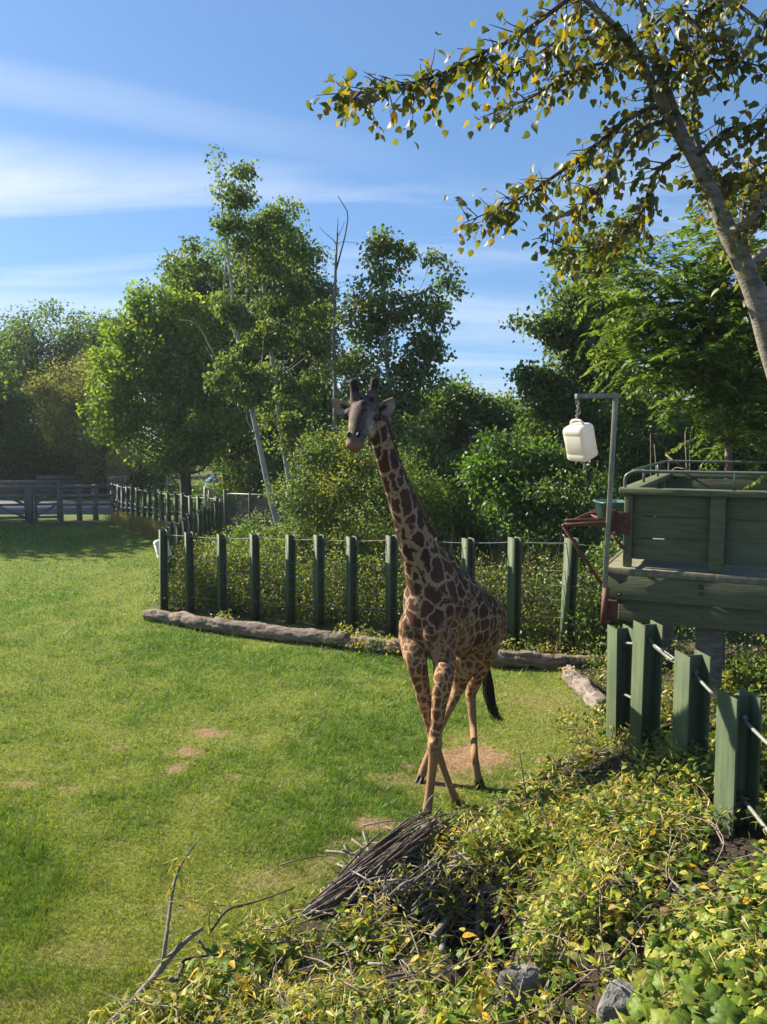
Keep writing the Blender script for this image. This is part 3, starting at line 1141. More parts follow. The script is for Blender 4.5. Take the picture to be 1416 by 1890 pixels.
m = MB()
tube(m, catmull([hook + (-.02, 0, .045), hook + (-.03, 0, -.06), hook + (.02, 0, -.14), jc + up * .24 + sx * .03], 14), .004, 5)
m.build('hanging_wire', M['galv'], jug)

rk = thing('hay_rack_frame', 'rust red tube frame bolted out from the platform corner', 'bracket', pl(0, 0, FZ + .45))
z1 = at(1045, 968, 8.35)[2]
o0 = at(1040, 970, 8.38)


def rt_(p, q, r=.022):
    mm = MB()
    tube(mm, [np.asarray(p, float), np.asarray(q, float)], r, 10)
    mm.build('frame_tube', M['rust'], rk, smooth=True)


off = o0 - pl(0, 0, z1)
o1 = o0 + V3 * 3.2
rt_(o0, o1)
rt_(o0 + V3 * .02, pl(.06, -.02, z1))
rt_(o0 + (0, 0, .045) + V3 * .10, pl(.06, .12, z1 + .02), .018)
rt_(o0 + V3 * 1.45, pl(.02, 1.5, z1))
rt_(o0 + V3 * 1.45 + (0, 0, -.01), pl(.04, .35, z1 - .05), .017)
rt_(o1, pl(.02, 3.2, z1))
rt_(o0 + V3 * .04 + (0, 0, -.02), pl(-.02, -.04, FZ - .22), .021)
rt_(pl(.06, -.03, z1 - .14), pl(.20, -.01, z1 - .30), .018)
m = MB()
box(m, (.015, -.055, z1 - .10), (.085, .02, z1 + .14), FR)
m.build('clamp', M['rust'], rk, bevel=.004)
m = MB()
box(m, (.088, -.005, z1 - .13), (.235, .018, z1 + .12), FR)
m.build('bracket_plate', M['rust'], rk, bevel=.004)
for dz in (-.05, .05):
    m = MB()
    tube(m, [pl(.20, -.004, z1 + dz), pl(.20, -.02, z1 + dz)], .016, 6)
    m.build('bolt', M['rust'], rk)

tub = thing('feed_tub', 'teal plastic feed tub tucked between the steel pole and the platform box', 'tub', at(1125, 950, 9.3))
tc_ = at(1128, 945, 9.25)
m = MB()
rings = []
n = 28
th = np.arange(n) * 2 * math.pi / n
cxs = np.sign(np.cos(th)) * np.abs(np.cos(th)) ** .45
cys = np.sign(np.sin(th)) * np.abs(np.sin(th)) ** .45
prof = [(.10, .135), (.12, .135), (.155, .19), (.16, .20), (.185, .20), (.185, .19), (.16, .175), (.11, .12), (.05, .115)]
prof = [(-.14, .02), (-.14, .125), (.11, .165), (.115, .185), (.135, .185), (.135, .155), (-.11, .115), (-.11, .02)]
v = np.array([[tc_[0] + a * s, tc_[1] + b * s * 1.35, tc_[2] + z] for z, s in prof for a, b in zip(cxs, cys)])
i, j = np.meshgrid(np.arange(len(prof) - 1), np.arange(n), indexing='ij')
m.add(v, np.stack([i * n + j, i * n + (j + 1) % n, (i + 1) * n + (j + 1) % n, (i + 1) * n + j], -1).reshape(-1, 4))
m.build('tub_shell', M['teal'], tub, smooth=False)
m = MB()
bar(m, tc_ + (-.05, 0, -.155), pl(.1, .9, FZ + .36), .03)
m.build('tub_bracket', M['rust'], tub)

# second jug on the far corner post
j2c = at(300, 1012, 16.3)
jug2 = thing('plastic_jug', 'small white jug tied to the far left corner post of the fence', 'jug', j2c)
jugmesh(Matrix.Rotation(math.radians(-14), 3, 'Y') @ Matrix.Rotation(.5, 3, 'Z'), j2c, .15, .11, .20).build('jug_body', M['white'], jug2, smooth=True)
m = MB()
tube(m, [j2c + (0, 0, .19), j2c + (.05, -.3, .30)], .01, 6)
m.build('jug_tie', M['cable'], jug2)


# ------------------------------------------------------------------ giraffe
GF = unit(np.array([-.60, -.80, 0]))            # the way it walks
GL = np.array([-GF[1], GF[0], 0])               # its left flank (towards the right of the picture)
HL = unit(np.array([.96, -.28, 0]))             # head's left-right axis
gm = MB()
SK = []                                         # skeleton samples: position, (face, neck, leg, low leg, belly) masks, scale


def chain(pts, mask0, mask1, ref=None, sides=20, n=None, asp=1.0):
    """pts: (px, py, Y, r, r2) with radii in metres."""
    P = np.array([at(a, b, c) for a, b, c, *_ in pts])
    r1 = np.array([p[3] for p in pts])
    r2 = np.array([p[4] if len(p) > 4 else p[3] * asp for p in pts])
    n = n or len(pts) * 5
    PP = catmull(P, n)
    s = np.linspace(0, 1, n)
    k = np.linspace(0, 1, len(pts))
    from_r = lambda r: catmull(np.stack([r, r, r], 1), n)[:, 0]
    tube(gm, PP, from_r(r1), sides, ref=ref, rad2=from_r(r2))
    for q, t in zip(PP, s):
        m0, m1 = np.array(mask0, float), np.array(mask1, float)
        SK.append((q, m0 + (m1 - m0) * t))
    return PP


#            face neck leg low
TORSO, NECK, FACE, LEG, LOW = (0, 0, 0, 0), (0, 1, 0, 0), (1, 0, 0, 0), (0, 0, 1, 0), (0, 0, 1, 1)
# torso: lateral radius along GL, second radius roughly vertical
chain([(912, 1158, 8.42, .10, .16), (905, 1153, 8.34, .21, .255), (893, 1150, 8.22, .265, .31), (872, 1145, 8.05, .30, .36), (850, 1140, 7.85, .325, .41),
       (826, 1128, 7.66, .33, .455), (803, 1120, 7.50, .315, .45), (788, 1120, 7.36, .27, .37), (778, 1125, 7.27, .19, .27), (772, 1128, 7.21, .09, .15)], TORSO, TORSO, GL, 28)
# withers and hump at the end of the mane
chain([(822, 1060, 7.78, .19, .22), (800, 1035, 7.62, .15, .17), (786, 1012, 7.55, .085, .09)], TORSO, TORSO, GL)
# neck
NKP = chain([(812, 1115, 7.50, .27, .36), (796, 1068, 7.42, .225, .285), (776, 1022, 7.35, .168, .222), (758, 975, 7.28, .130, .175), (741, 925, 7.20, .108, .145),
       (725, 880, 7.12, .094, .128), (713, 842, 7.05, .086, .116), (703, 810, 7.0, .082, .110), (694, 782, 6.97, .082, .10), (684, 762, 6.95, .085, .09)], NECK, NECK, GL, 24, 60)
# head
chain([(681, 742, 7.03, .085, .08), (677, 750, 6.99, .118, .10), (671, 764, 6.92, .136, .115), (666, 780, 6.85, .112, .108), (661, 797, 6.79, .088, .09),
       (657, 811, 6.74, .080, .076), (655, 820, 6.72, .080, .066), (653, 828, 6.73, .060, .045)], FACE, FACE, HL, 22, 50)
hw = at(671, 764, 6.92)
for s, (ex, ey) in ((-1, (643, 762)), (1, (696, 766))):      # brow bosses over the eyes
    c = at(ex, ey, 6.90 + (-.05 if s > 0 else .03))
    ellipsoid(gm, c - HL * s * .012, (.050, .060, .046))
    SK.append((c, np.array(FACE, float)))
ellipsoid(gm, at(671, 752, 6.87), (.055, .05, .07))            # forehead knob
ellipsoid(gm, at(655, 806, 6.705), (.072, .035, .03))          # nose bridge above the nostrils
ellipsoid(gm, at(652, 822, 6.70), (.072, .05, .045))           # upper lip
ellipsoid(gm, at(655, 830, 6.735), (.052, .045, .03))          # lower lip
ellipsoid(gm, at(686, 797, 6.92), (.05, .09, .085))            # left jaw
# ossicones
for pts in ([(658, 744, 6.98), (654.5, 724, 6.98), (652, 706, 6.99)], [(685, 745, 6.95), (688.5, 724, 6.96), (691.5, 704, 6.97)]):
    chain([(*pts[0], .064), (*pts[1], .043), (*pts[2], .038)], FACE, FACE)
    ellipsoid(gm, at(*pts[2]), (.043, .043, .042))
# shoulders and chest muscles
for (a, b, Y, r) in ((759, 1158, 7.42, (.125, .14, .17)), (802, 1158, 7.24, (.125, .13, .19)), (758, 1185, 7.47, (.10, .12, .16)), (812, 1195, 7.26, (.12, .13, .17)),
                     (845, 1165, 7.55, (.14, .16, .26)), (893, 1185, 8.05, (.17, .18, .26)), (872, 1190, 8.25, (.17, .18, .24))):
    ellipsoid(gm, at(a, b, Y), r)
    SK.append((at(a, b, Y), np.array(TORSO, float)))


def foot(px, py):
    return gnd(px, py)


YA, YB, YD = foot(788, 1512)[1], foot(843, 1486)[1], foot(886, 1452)[1]


def leg(upper, lower):
    chain([p for p in upper], LEG, LEG, sides=18, n=34)
    chain([p for p in lower], LOW, LOW, sides=16, n=40)


m_ = .0052
# left fore leg (right in the picture, nearest)
leg([(810, 1170, 7.30, .17, .15), (820, 1218, 7.30, .118, .125), (818, 1256, YA + .06, .096, .11), (811, 1300, YA + .05, .074, .08), (806, 1340, YA + .05, .061, .064), (803, 1366, YA + .04, .066, .07)],
    [(804, 1358, YA + .045, .060, .064), (802.5, 1376, YA + .025, .073, .074), (801, 1394, YA + .03, .055, .058), (798, 1420, YA + .04, .046, .048), (794, 1455, YA + .04, .042, .046), (791, 1478, YA + .03, .046, .05), (789, 1492, YA + .01, .048, .052), (788, 1503, YA, .047, .05)])
# right fore leg (left in the picture, crossing behind)
leg([(760, 1170, 7.50, .15, .14), (767, 1215, YB - .02, .105, .115), (775, 1252, YB, .080, .09), (784, 1295, YB, .066, .072), (793, 1335, YB, .053, .056), (799, 1355, YB, .056, .058)],
    [(796, 1345, YB, .052, .054), (801, 1366, YB - .01, .058, .06), (807, 1384, YB, .046, .047), (817, 1414, YB + .01, .037, .04), (828, 1445, YB + .01, .037, .04), (833, 1458, YB, .044, .046), (838, 1470, YB - .01, .043, .046), (842, 1480, YB, .046, .05)])
# right hind leg, swinging forward with the hoof lifted
leg([(866, 1165, 8.20, .19, .20), (858, 1218, 8.05, .125, .17), (850, 1250, 8.05, .082, .11), (845, 1276, 8.07, .062, .072)],
    [(847, 1262, 8.07, .066, .08), (842, 1281, 8.06, .058, .066), (830, 1308, 8.02, .046, .05), (812, 1345, 7.95, .040, .043), (797, 1380, 7.90, .040, .043), (789, 1402, 7.87, .046, .05), (782, 1420, 7.84, .047, .05), (778, 1433, 7.82, .048, .052)])
# left hind leg, planted
leg([(898, 1160, 8.20, .19, .22), (889, 1212, 8.17, .135, .18), (880, 1246, 8.18, .090, .12), (872, 1272, 8.20, .066, .078)],
    [(874, 1262, 8.20, .066, .08), (869, 1284, 8.20, .060, .068), (871, 1306, 8.15, .049, .053), (874, 1345, 8.08, .041, .045), (876, 1390, YD + .03, .039, .042), (877.5, 1410, YD + .01, .046, .05), (880, 1426, YD - .01, .045, .05), (883, 1440, YD - .01, .048, .054)])
ellipsoid(gm, at(864, 1279, 8.26), (.035, .06, .055))
ellipsoid(gm, at(848, 1276, 8.14), (.035, .05, .055))
ellipsoid(gm, at(802, 1376, YA - .035), (.055, .035, .06))
# tail stem
tl = catmull([at(914, 1140, 8.42), at(915, 1175, 8.52), at(908, 1215, 8.50), at(901, 1240, 8.47)], 20)
tube(gm, tl, np.linspace(.032, .014, 20), 10)
for q in tl:
    SK.append((q, np.array(LEG, float)))

body_me = gm.mesh('giraffe_body', None)
tmp = bpy.data.objects.new('giraffe', body_me)
COL.objects.link(tmp)
rm = tmp.modifiers.new('r', 'REMESH')
rm.mode = 'VOXEL'
rm.voxel_size = .0105
smo = tmp.modifiers.new('s', 'SMOOTH')
smo.factor = .5
smo.iterations = 12
dg = bpy.context.evaluated_depsgraph_get()
gme = bpy.data.meshes.new_from_object(tmp.evaluated_get(dg))
bpy.data.objects.remove(tmp)
gme.name = 'giraffe'
gv = np.empty(len(gme.vertices) * 3)
gme.vertices.foreach_get('co', gv)
gv = gv.reshape(-1, 3)
kd = kdtree.KDTree(len(SK))
for i_, (q, _) in enumerate(SK):
    kd.insert(q, i_)
kd.balance()
masks = np.array([m for _, m in SK])
out_ = np.zeros((len(gv), 4))
for i_, p in enumerate(gv):
    s_, a_ = 0, 0
    for _, j_, d_ in kd.find_n(p, 7):
        w_ = 1 / (d_ * d_ + .0006)
        s_ += w_
        a_ = a_ + masks[j_] * w_
    out_[i_] = a_ / s_
# extra masks from anatomy: lower-leg tan, pale throat and muzzle
lowz = out_[:, 3] * (1 - sstep(.38, .92, gv[:, 2]))
muz = out_[:, 0] * sstep(0, 1, (at(660, 800, 6.8)[2] - gv[:, 2]) / .12)
cheek = out_[:, 0] * np.exp(-(((gv - at(690, 790, 6.85)) / np.array([.060, .20, .10])) ** 2).sum(1)) * 1.25
cheek = np.maximum(cheek, out_[:, 0] * .6 * np.exp(-(((gv - at(643, 790, 6.85)) / np.array([.03, .12, .07])) ** 2).sum(1)))
hn = out_[:, 1] * sstep(at(705, 850, 7)[2], at(695, 815, 7)[2], gv[:, 2])
lat_ = (gv - hw) @ HL
stripe = out_[:, 0] * np.exp(-((lat_ - .004) / .035) ** 2) * sstep(at(660, 800, 6.8)[2] - .02, at(660, 775, 6.8)[2], gv[:, 2])
tipm = out_[:, 0] * sstep(at(655, 732, 6.98)[2], at(655, 712, 6.98)[2], gv[:, 2])
eyem = np.zeros(len(gv))
for s_, (ex, ey, eY) in ((-1, (641.5, 769, 6.915)), (1, (694.5, 771, 6.835))):
    ec = at(ex, ey, eY) + HL * s_ * .014
    eyem = np.maximum(eyem, 1 - sstep(.030, .062, np.linalg.norm(gv - ec, axis=1)))
a = gme.attributes.new('mask3', 'FLOAT_COLOR', 'POINT')
a.data.foreach_set('color', np.stack([stripe, tipm, eyem, np.ones(len(gv))], 1).ravel())
a = gme.attributes.new('mask', 'FLOAT_COLOR', 'POINT')
a.data.foreach_set('color', np.stack([out_[:, 0], out_[:, 1], out_[:, 2], np.ones(len(gv))], 1).ravel())
a = gme.attributes.new('mask2', 'FLOAT_COLOR', 'POINT')
a.data.foreach_set('color', np.stack([lowz, muz, np.clip(cheek, 0, 1), np.ones(len(gv))], 1).ravel())
gme.polygons.foreach_set('use_smooth', np.ones(len(gme.polygons), bool))


def coat_material():
    m, t, out = material('giraffe_coat')
    co = nn(t, 'ShaderNodeTexCoord')
    a1 = nn(t, 'ShaderNodeAttribute', attribute_name='mask')
    a2 = nn(t, 'ShaderNodeAttribute', attribute_name='mask2')
    s1 = nn(t, 'ShaderNodeSeparateColor')
    s2 = nn(t, 'ShaderNodeSeparateColor')
    t.links.new(a1.outputs['Color'], s1.inputs[0])
    t.links.new(a2.outputs['Color'], s2.inputs[0])
    face, neck, legm = s1.outputs[0], s1.outputs[1], s1.outputs[2]
    low, muzz, chk = s2.outputs[0], s2.outputs[1], s2.outputs[2]
    nz = nn(t, 'ShaderNodeTexNoise', i_Scale=9.0, i_Detail=3.0, i_Roughness=.6)
    t.links.new(co.outputs['Object'], nz.inputs['Vector'])
    off = nn(t, 'ShaderNodeVectorMath', operation='MULTIPLY_ADD')
    t.links.new(nz.outputs['Color'], off.inputs[0])
    off.inputs[1].default_value = (.095, .095, .095)
    t.links.new(co.outputs['Object'], off.inputs[2])

    nz2 = nn(t, 'ShaderNodeTexNoise', i_Scale=24.0, i_Detail=3.0, i_Roughness=.65)
    t.links.new(co.outputs['Object'], nz2.inputs['Vector'])
    off2 = nn(t, 'ShaderNodeVectorMath', operation='MULTIPLY_ADD')
    t.links.new(nz2.outputs['Color'], off2.inputs[0])
    off2.inputs[1].default_value = (.038, .038, .038)
    t.links.new(off.outputs[0], off2.inputs[2])
    off = off2

    def cells(scale, stretch, lo, hi, rnd=.9):
        mp_ = nn(t, 'ShaderNodeMapping')
        mp_.inputs['Scale'].default_value = stretch
        t.links.new(off.outputs[0], mp_.inputs[0])
        v = nn(t, 'ShaderNodeTexVoronoi', feature='DISTANCE_TO_EDGE', i_Scale=scale, i_Randomness=rnd)
        t.links.new(mp_.outputs[0], v.inputs['Vector'])
        return ramp(t, v.outputs['Distance'], [(lo, (0, 0, 0)), (hi, (1, 1, 1))]).outputs[0]

    body = cells(7.0, (1, 1, .92), .045, .085)
    nk = cells(6.6, (1.15, 1.15, .72), .055, .095)
    lg_ = cells(11.5, (1, 1, .85), .07, .14)
    lowc = cells(17.0, (1, 1, .8), .09, .17)
    p = mixc(t, neck, body, nk)
    p = mixc(t, math_(t, 'MULTIPLY', legm, .999), p, lg_)
    p = mixc(t, low, p, lowc)
    # spots fade out down the shanks and on the face
    keep_ = math_(t, 'SUBTRACT', 1.0, math_(t, 'MULTIPLY', low, 1.15), clamp=True)
    n3 = nn(t, 'ShaderNodeTexNoise', i_Scale=3.0, i_Detail=4.0)
    t.links.new(co.outputs['Object'], n3.inputs['Vector'])
    dark = ramp(t, n3.outputs[0], [(.3, (.038, .018, .012)), (.7, (.105, .046, .028))]).outputs[0]
    legdark = mixc(t, legm, dark, (.13, .056, .026))
    pale = ramp(t, n3.outputs[0], [(.3, (.26, .175, .105)), (.7, (.36, .25, .155))]).outputs[0]
    legpale = mixc(t, legm, pale, (.36, .225, .12))
    lowtan = mixc(t, low, legpale, (.27, .160, .080))
    pk = math_(t, 'MULTIPLY', p, keep_)
    c = mixc(t, pk, lowtan, legdark)
    # face: grey brown with a paler cheek and tan lips
    n4 = nn(t, 'ShaderNodeTexNoise', i_Scale=17.0, i_Detail=5.0, i_Roughness=.7)
    t.links.new(co.outputs['Object'], n4.inputs['Vector'])
    fc = ramp(t, n4.outputs[0], [(.36, (.026, .017, .014)), (.64, (.15, .108, .088))]).outputs[0]
    fc = mixc(t, math_(t, 'MULTIPLY', chk, 1.15, clamp=True), fc, ramp(t, n4.outputs[0], [(.30, (.12, .092, .072)), (.50, (.42, .37, .29))]).outputs[0])
    fc = mixc(t, math_(t, 'MULTIPLY', muzz, .9), fc, (.24, .135, .085))
    a3 = nn(t, 'ShaderNodeAttribute', attribute_name='mask3')
    s3 = nn(t, 'ShaderNodeSeparateColor')
    t.links.new(a3.outputs['Color'], s3.inputs[0])
    fc = mixc(t, math_(t, 'MULTIPLY', s3.outputs[0], .75), fc, (.032, .020, .016))
    fc = mixc(t, math_(t, 'MULTIPLY', s3.outputs[1], .8), fc, (.020, .013, .011))
    fc = mixc(t, math_(t, 'MULTIPLY', s3.outputs[2], .85), fc, (.018, .012, .010))
    fm = ramp(t, face, [(.35, (0, 0, 0)), (.65, (1, 1, 1))]).outputs[0]
    c = mixc(t, fm, c, fc)

    n5 = nn(t, 'ShaderNodeTexNoise', i_Scale=130.0, i_Detail=3.0)
    mpx = nn(t, 'ShaderNodeMapping')
    mpx.inputs['Scale'].default_value = (1, 1, .35)
    t.links.new(co.outputs['Object'], mpx.inputs[0])
    t.links.new(mpx.outputs[0], n5.inputs['Vector'])
    c = mixc(t, 1.0, c, ramp(t, n5.outputs[0], [(.3, (.72, .72, .72)), (.7, (1.2, 1.2, 1.2))]).outputs[0], 'MULTIPLY')
    bp = nn(t, 'ShaderNodeBump', i_Strength=.35, i_Distance=.006)
    t.links.new(n5.outputs[0], bp.inputs['Height'])
    b = nn(t, 'ShaderNodeBsdfPrincipled', i_Roughness=.75)
    b.inputs['Specular IOR Level'].default_value = .15
    t.links.new(c, b.inputs['Base Color'])
    t.links.new(bp.outputs[0], b.inputs['Normal'])
    t.links.new(b.outputs[0], out.inputs[0])
    return m


gme.materials.clear()
gme.materials.append(coat_material())
gir = bpy.data.objects.new('giraffe', gme)
COL.objects.link(gir)
tag(gir, 'young brown patched giraffe standing on the lawn facing the viewer with crossed forelegs', 'giraffe')


def gpart(mbx, name, mat, smooth=True):
    return mbx.build(name, mat, gir, smooth)


# eyes with lids, nostrils, mouth
em, et, eo = material('dark_eye')
eb = nn(et, 'ShaderNodeBsdfPrincipled', i_Roughness=.08)
eb.inputs['Base Color'].default_value = (.008, .006, .005, 1)
et.links.new(eb.outputs[0], eo.inputs[0])
for s, (ex, ey, eY) in ((-1, (641.5, 769, 6.915)), (1, (694.5, 771, 6.835))):
    c = at(ex, ey, eY) + HL * s * .016 + np.array([0, -.022, -.004])
    m = MB()
    ellipsoid(m, c, (.033, .033, .028))
    gpart(m, 'eye', em)
    m = MB()
    for k in range(16):
        q = k / 15 - .5
        b0 = c + HL * s * .014 + np.array([q * .045, -.022 + abs(q) * .02, .018 - abs(q) * .02])
        leaves(m, b0[None], np.array([[HL[0] * s * .7 + q, -.7, -.35]]), np.array([[0, 0, 1.0]]), .034, .005, np.ones(3), 'blade')
    gpart(m, 'eyelashes', M['black'], False)
for (ex, ey, eY) in ((645, 803.5, 6.700), (661.5, 804, 6.682)):
    m = MB()
    ellipsoid(m, at(ex, ey, eY), (.020, .018, .034), Matrix.Rotation(math.radians(16 if ex < 650 else -18), 3, 'Y'))
    gpart(m, 'nostril', M['black'])
m = MB()
tube(m, catmull([at(640, 822, 6.70), at(650, 826, 6.668), at(660, 825.5, 6.672), at(667, 820, 6.72)], 14), .0045, 6)
gpart(m, 'mouth_line', M['black'])
# ears: cupped blades
gin = surf('ear_inner', (.16, .125, .10), (.36, .31, .25), 9, .8, .2)
earm = surf('ear_outer', (.20, .14, .10), (.38, .30, .22), 9, .8, .2)
for root_, tip_, s in (((646, 751), (613, 735), -1), ((695, 755), (727, 735), 1)):
    A0, A1 = at(*root_, 7.0 if s < 0 else 6.95), at(*tip_, 7.08 if s < 0 else 6.97)
    ax_ = A1 - A0
    ln = np.linalg.norm(ax_)
    d = ax_ / ln
    upv = unit(np.array([0, 0, 1.0]) - d * d[2])
    fr_ = unit(np.cross(d, upv))
    if fr_[1] > 0:
        fr_ = -fr_
    nu_, nv_ = 14, 9
    vv = []
    for i_ in range(nu_):
        u_ = i_ / (nu_ - 1)
        wdt = .062 * math.sin(math.pi * min(1, (u_ * .92 + .06)) ** .8) ** .85 + .004
        for j_ in range(nv_):
            q = j_ / (nv_ - 1) * 2 - 1
            droop = -.018 * math.sin(math.pi * u_)
            vv.append(A0 + d * ln * u_ + upv * (q * wdt - wdt * .35 + droop) + fr_ * ((q * q - .75) * .035 * (1 - u_ * .6)))
    vv = np.array(vv)
    i_, j_ = np.meshgrid(np.arange(nu_ - 1), np.arange(nv_ - 1), indexing='ij')
    fq = np.stack([i_ * nv_ + j_, (i_ + 1) * nv_ + j_, (i_ + 1) * nv_ + j_ + 1, i_ * nv_ + j_ + 1], -1).reshape(-1, 4)
    m = MB()
    m.add(vv, fq)
    o = gpart(m, 'ear', earm)
    so = o.modifiers.new('s', 'SOLIDIFY')
    so.thickness = .008
    m = MB()
    m.add(vv + fr_ * .007, fq)
    m2 = m.build('ear_lining', gin, o, True)
    m2.matrix_parent_inverse = Matrix.Identity(4)
    m = MB()
    cc = A0 + d * ln * .30 + fr_ * .0 - upv * .022
    ellipsoid(m, cc, (.040, .012, .020), np.array([d, fr_, upv]))
    m2 = m.build('ear_hollow', M['black'], o, True)
    m2.matrix_parent_inverse = Matrix.Identity(4)
# mane: upright bristles along the crest of the neck
crest = []
for q_, r_ in zip(NKP[8:], np.interp(np.linspace(0, 1, 52), np.linspace(0, 1, 10), [.31, .27, .222, .175, .145, .128, .116, .110, .10, .09])):
    o_ = unit(-GF * .85 + np.array([0, 0, .35]))
    crest.append(q_ + o_ * r_ * .93)
crest = catmull(np.array(crest[::-1])[:46], 90)
K = 5200
t_ = R.random(K) * 89
i0 = np.minimum(t_.astype(int), 88)
b0 = crest[i0] + (crest[i0 + 1] - crest[i0]) * (t_ - i0)[:, None]
tang = unit(crest[i0 + 1] - crest[i0])
outv = unit(-GF * .8 + np.array([0, 0, .35]))
outv = unit(outv - tang * (tang @ outv)[:, None])
b0 = b0 - outv * .03 + GL * R.normal(size=(K, 1)) * .012
dv = unit(outv + R.normal(size=(K, 3)) * .16 + tang * .25)
m = MB()
leaves(m, b0, dv, rdir(K), (.085 + .025 * R.random(K)) * (1 + .30 * sstep(78, 86, t_)), .006, np.ones(3), 'blade')
gpart(m, 'mane', M['mane'], False)
# tail tuft
m = MB()
for k in range(150):
    o_ = R.normal(size=3) * np.array([.018, .018, .02])
    e_ = R.normal(size=3) * np.array([.035, .03, .04])
    lt = R.random() * .35 + .65
    pts = [at(901, 1236, 8.47) + o_ * .5, at(901, 1262, 8.46) + o_ * 1.3, at(905, 1292, 8.44) + o_ * 1.3, at(913, 1318, 8.42) + o_ + e_ * .5, at(930, 1331, 8.40) + e_]
    q = catmull(pts, 12)
    q = q[:max(5, int(12 * lt))]
    tube(m, q, np.linspace(.006, .002, len(q)), 4)
gpart(m, 'tail_tuft', M['black'])
# hooves: two toes each


def hoof(top_, sole, fwd, r=.05):
    m = MB()
    fwd = unit(np.array(fwd, float))
    lat = unit(np.cross(fwd, (0, 0, 1)))
    ax_ = np.asarray(sole) - np.asarray(top_)
    for s in (-1, 1):
        vv = []
        n_ = 12
        for t, rr, sh in ((-.15, .78, 0), (.15, .95, .0), (.6, 1.1, .010), (.97, 1.22, .018), (1.0, 1.1, .018)):
            c = np.asarray(top_) + ax_ * t + lat * s * r * .50 + fwd * sh
            for k in range(n_):
                a_ = k * 2 * math.pi / n_
                vv.append(c + lat * math.cos(a_) * r * .47 * rr + fwd * math.sin(a_) * r * 1.02 * rr)
        i_, j_ = np.meshgrid(np.arange(4), np.arange(n_), indexing='ij')
        fq = np.stack([i_ * n_ + j_, i_ * n_ + (j_ + 1) % n_, (i_ + 1) * n_ + (j_ + 1) % n_, (i_ + 1) * n_ + j_], -1).reshape(-1, 4)
        vv.append(np.asarray(top_) + ax_ * 1.0 + lat * s * r * .50 + fwd * .018)
        k = np.arange(n_)
        m.add(np.array(vv), [fq, np.stack([np.full(n_, 5 * n_), 4 * n_ + k, 4 * n_ + (k + 1) % n_], -1)])
    gpart(m, 'hoof', M['hoof'])


for (tx, ty, sx_, sy_, Y) in ((788, 1500, 787, 1513, YA), (841, 1476, 845, 1487, YB), (883, 1437, 887, 1452, YD)):
    g_ = gnd(sx_, sy_)
    hoof(at(tx, ty, Y - .01), (g_[0], g_[1], .0), (GF[0] * .7 + .15, -1, 0))
hoof(at(778, 1431, 7.82), at(769, 1455, 7.76), (-.35, -.6, -.2), .047)

# ------------------------------------------------------------------ trees
def crown_points(blobs, Y, nclump, squash=.85, lo=.26):
    """Clump centres in a union of ellipsoids, biased to the outside; blob = (px, py, rx, ry[, dY])."""
    wts = np.array([b[2] * b[3] for b in blobs], float)
    pick = R.choice(len(blobs), nclump, p=wts / wts.sum())
    d = rdir(nclump) * (R.random(nclump) ** .42)[:, None]
    # crowns break up into smaller tufts of foliage
    for k in range(len(blobs)):
        s = np.where(pick == k)[0]
        ns = max(3, int(len(s) / 10))
        lob = rdir(ns) * (.45 + .6 * R.random((ns, 1)) ** .6)
        li = R.integers(0, ns, len(s))
        rr_ = (.24 + .24 * R.random(ns))[li][:, None]
        loose = (R.random(len(s)) < lo)[:, None]
        d[s] = np.where(loose, d[s], lob[li] + rdir(len(s)) * rr_ * R.random((len(s), 1)) ** .4 * np.array([1, 1, .72]))
    out = np.zeros((nclump, 3))
    for k, b in enumerate(blobs):
        s = pick == k
        yy = Y + (b[4] if len(b) > 4 else 0)
        c = at(b[0], b[1], yy)
        sc = yy / F
        out[s] = c + d[s] * np.array([b[2] * sc, min(b[2], b[3]) * sc * squash, b[3] * sc])
    return out


def leaf_cloud(mb, cl, per, spread, L, W, cols, up=.5, droop=.2, kind='diamond', colw=None, flat=.7):
    n = len(cl) * per
    C = np.repeat(cl, per, 0)
    dd = R.normal(size=(n, 3)) * spread
    dd[:, 2] *= flat
    C = C + dd
    A = unit(unit(dd) * .7 + rdir(n) * .7 + np.array([0, 0, -droop]))
    N = unit(rdir(n) * .75 + np.array([0, 0, up]))
    cols = np.array(cols)
    ci = R.choice(len(cols), len(cl), p=colw)
    cj = np.where(R.random(n) < .3, R.choice(len(cols), n, p=colw), np.repeat(ci, per))
    c = cols[cj] * (.75 + .5 * R.random((n, 1)))
    s = (.65 + .6 * R.random(n))
    keepz = C[:, 2] > .05
    leaves(mb, C[keepz], A[keepz], N[keepz], L * s[keepz], W * s[keepz], c[keepz], kind)


def branches(mb, trunk, tr, cl, nbr, r0, sides=5, rise=.35, bend=.12):
    """Limbs from the trunk up and out to some of the clumps."""
    for k in R.choice(len(cl), min(nbr, len(cl)), replace=False):
        e = cl[k]
        d = np.linalg.norm(trunk[:, :2] - e[:2], axis=1)
        want = e[2] - d * rise * (1 + R.random()) - .1
        i = int(np.argmin(np.abs(trunk[:, 2] - want)))
        s = trunk[i]
        mid = (s + e) / 2 + rdir(1)[0] * np.linalg.norm(e - s) * bend + np.array([0, 0, -.06 * np.linalg.norm(e - s)])
        q = catmull([s, mid, e], 9)
        tube(mb, q, np.linspace(min(tr[i] * .6, r0), .006, 9), sides)


LG = {}


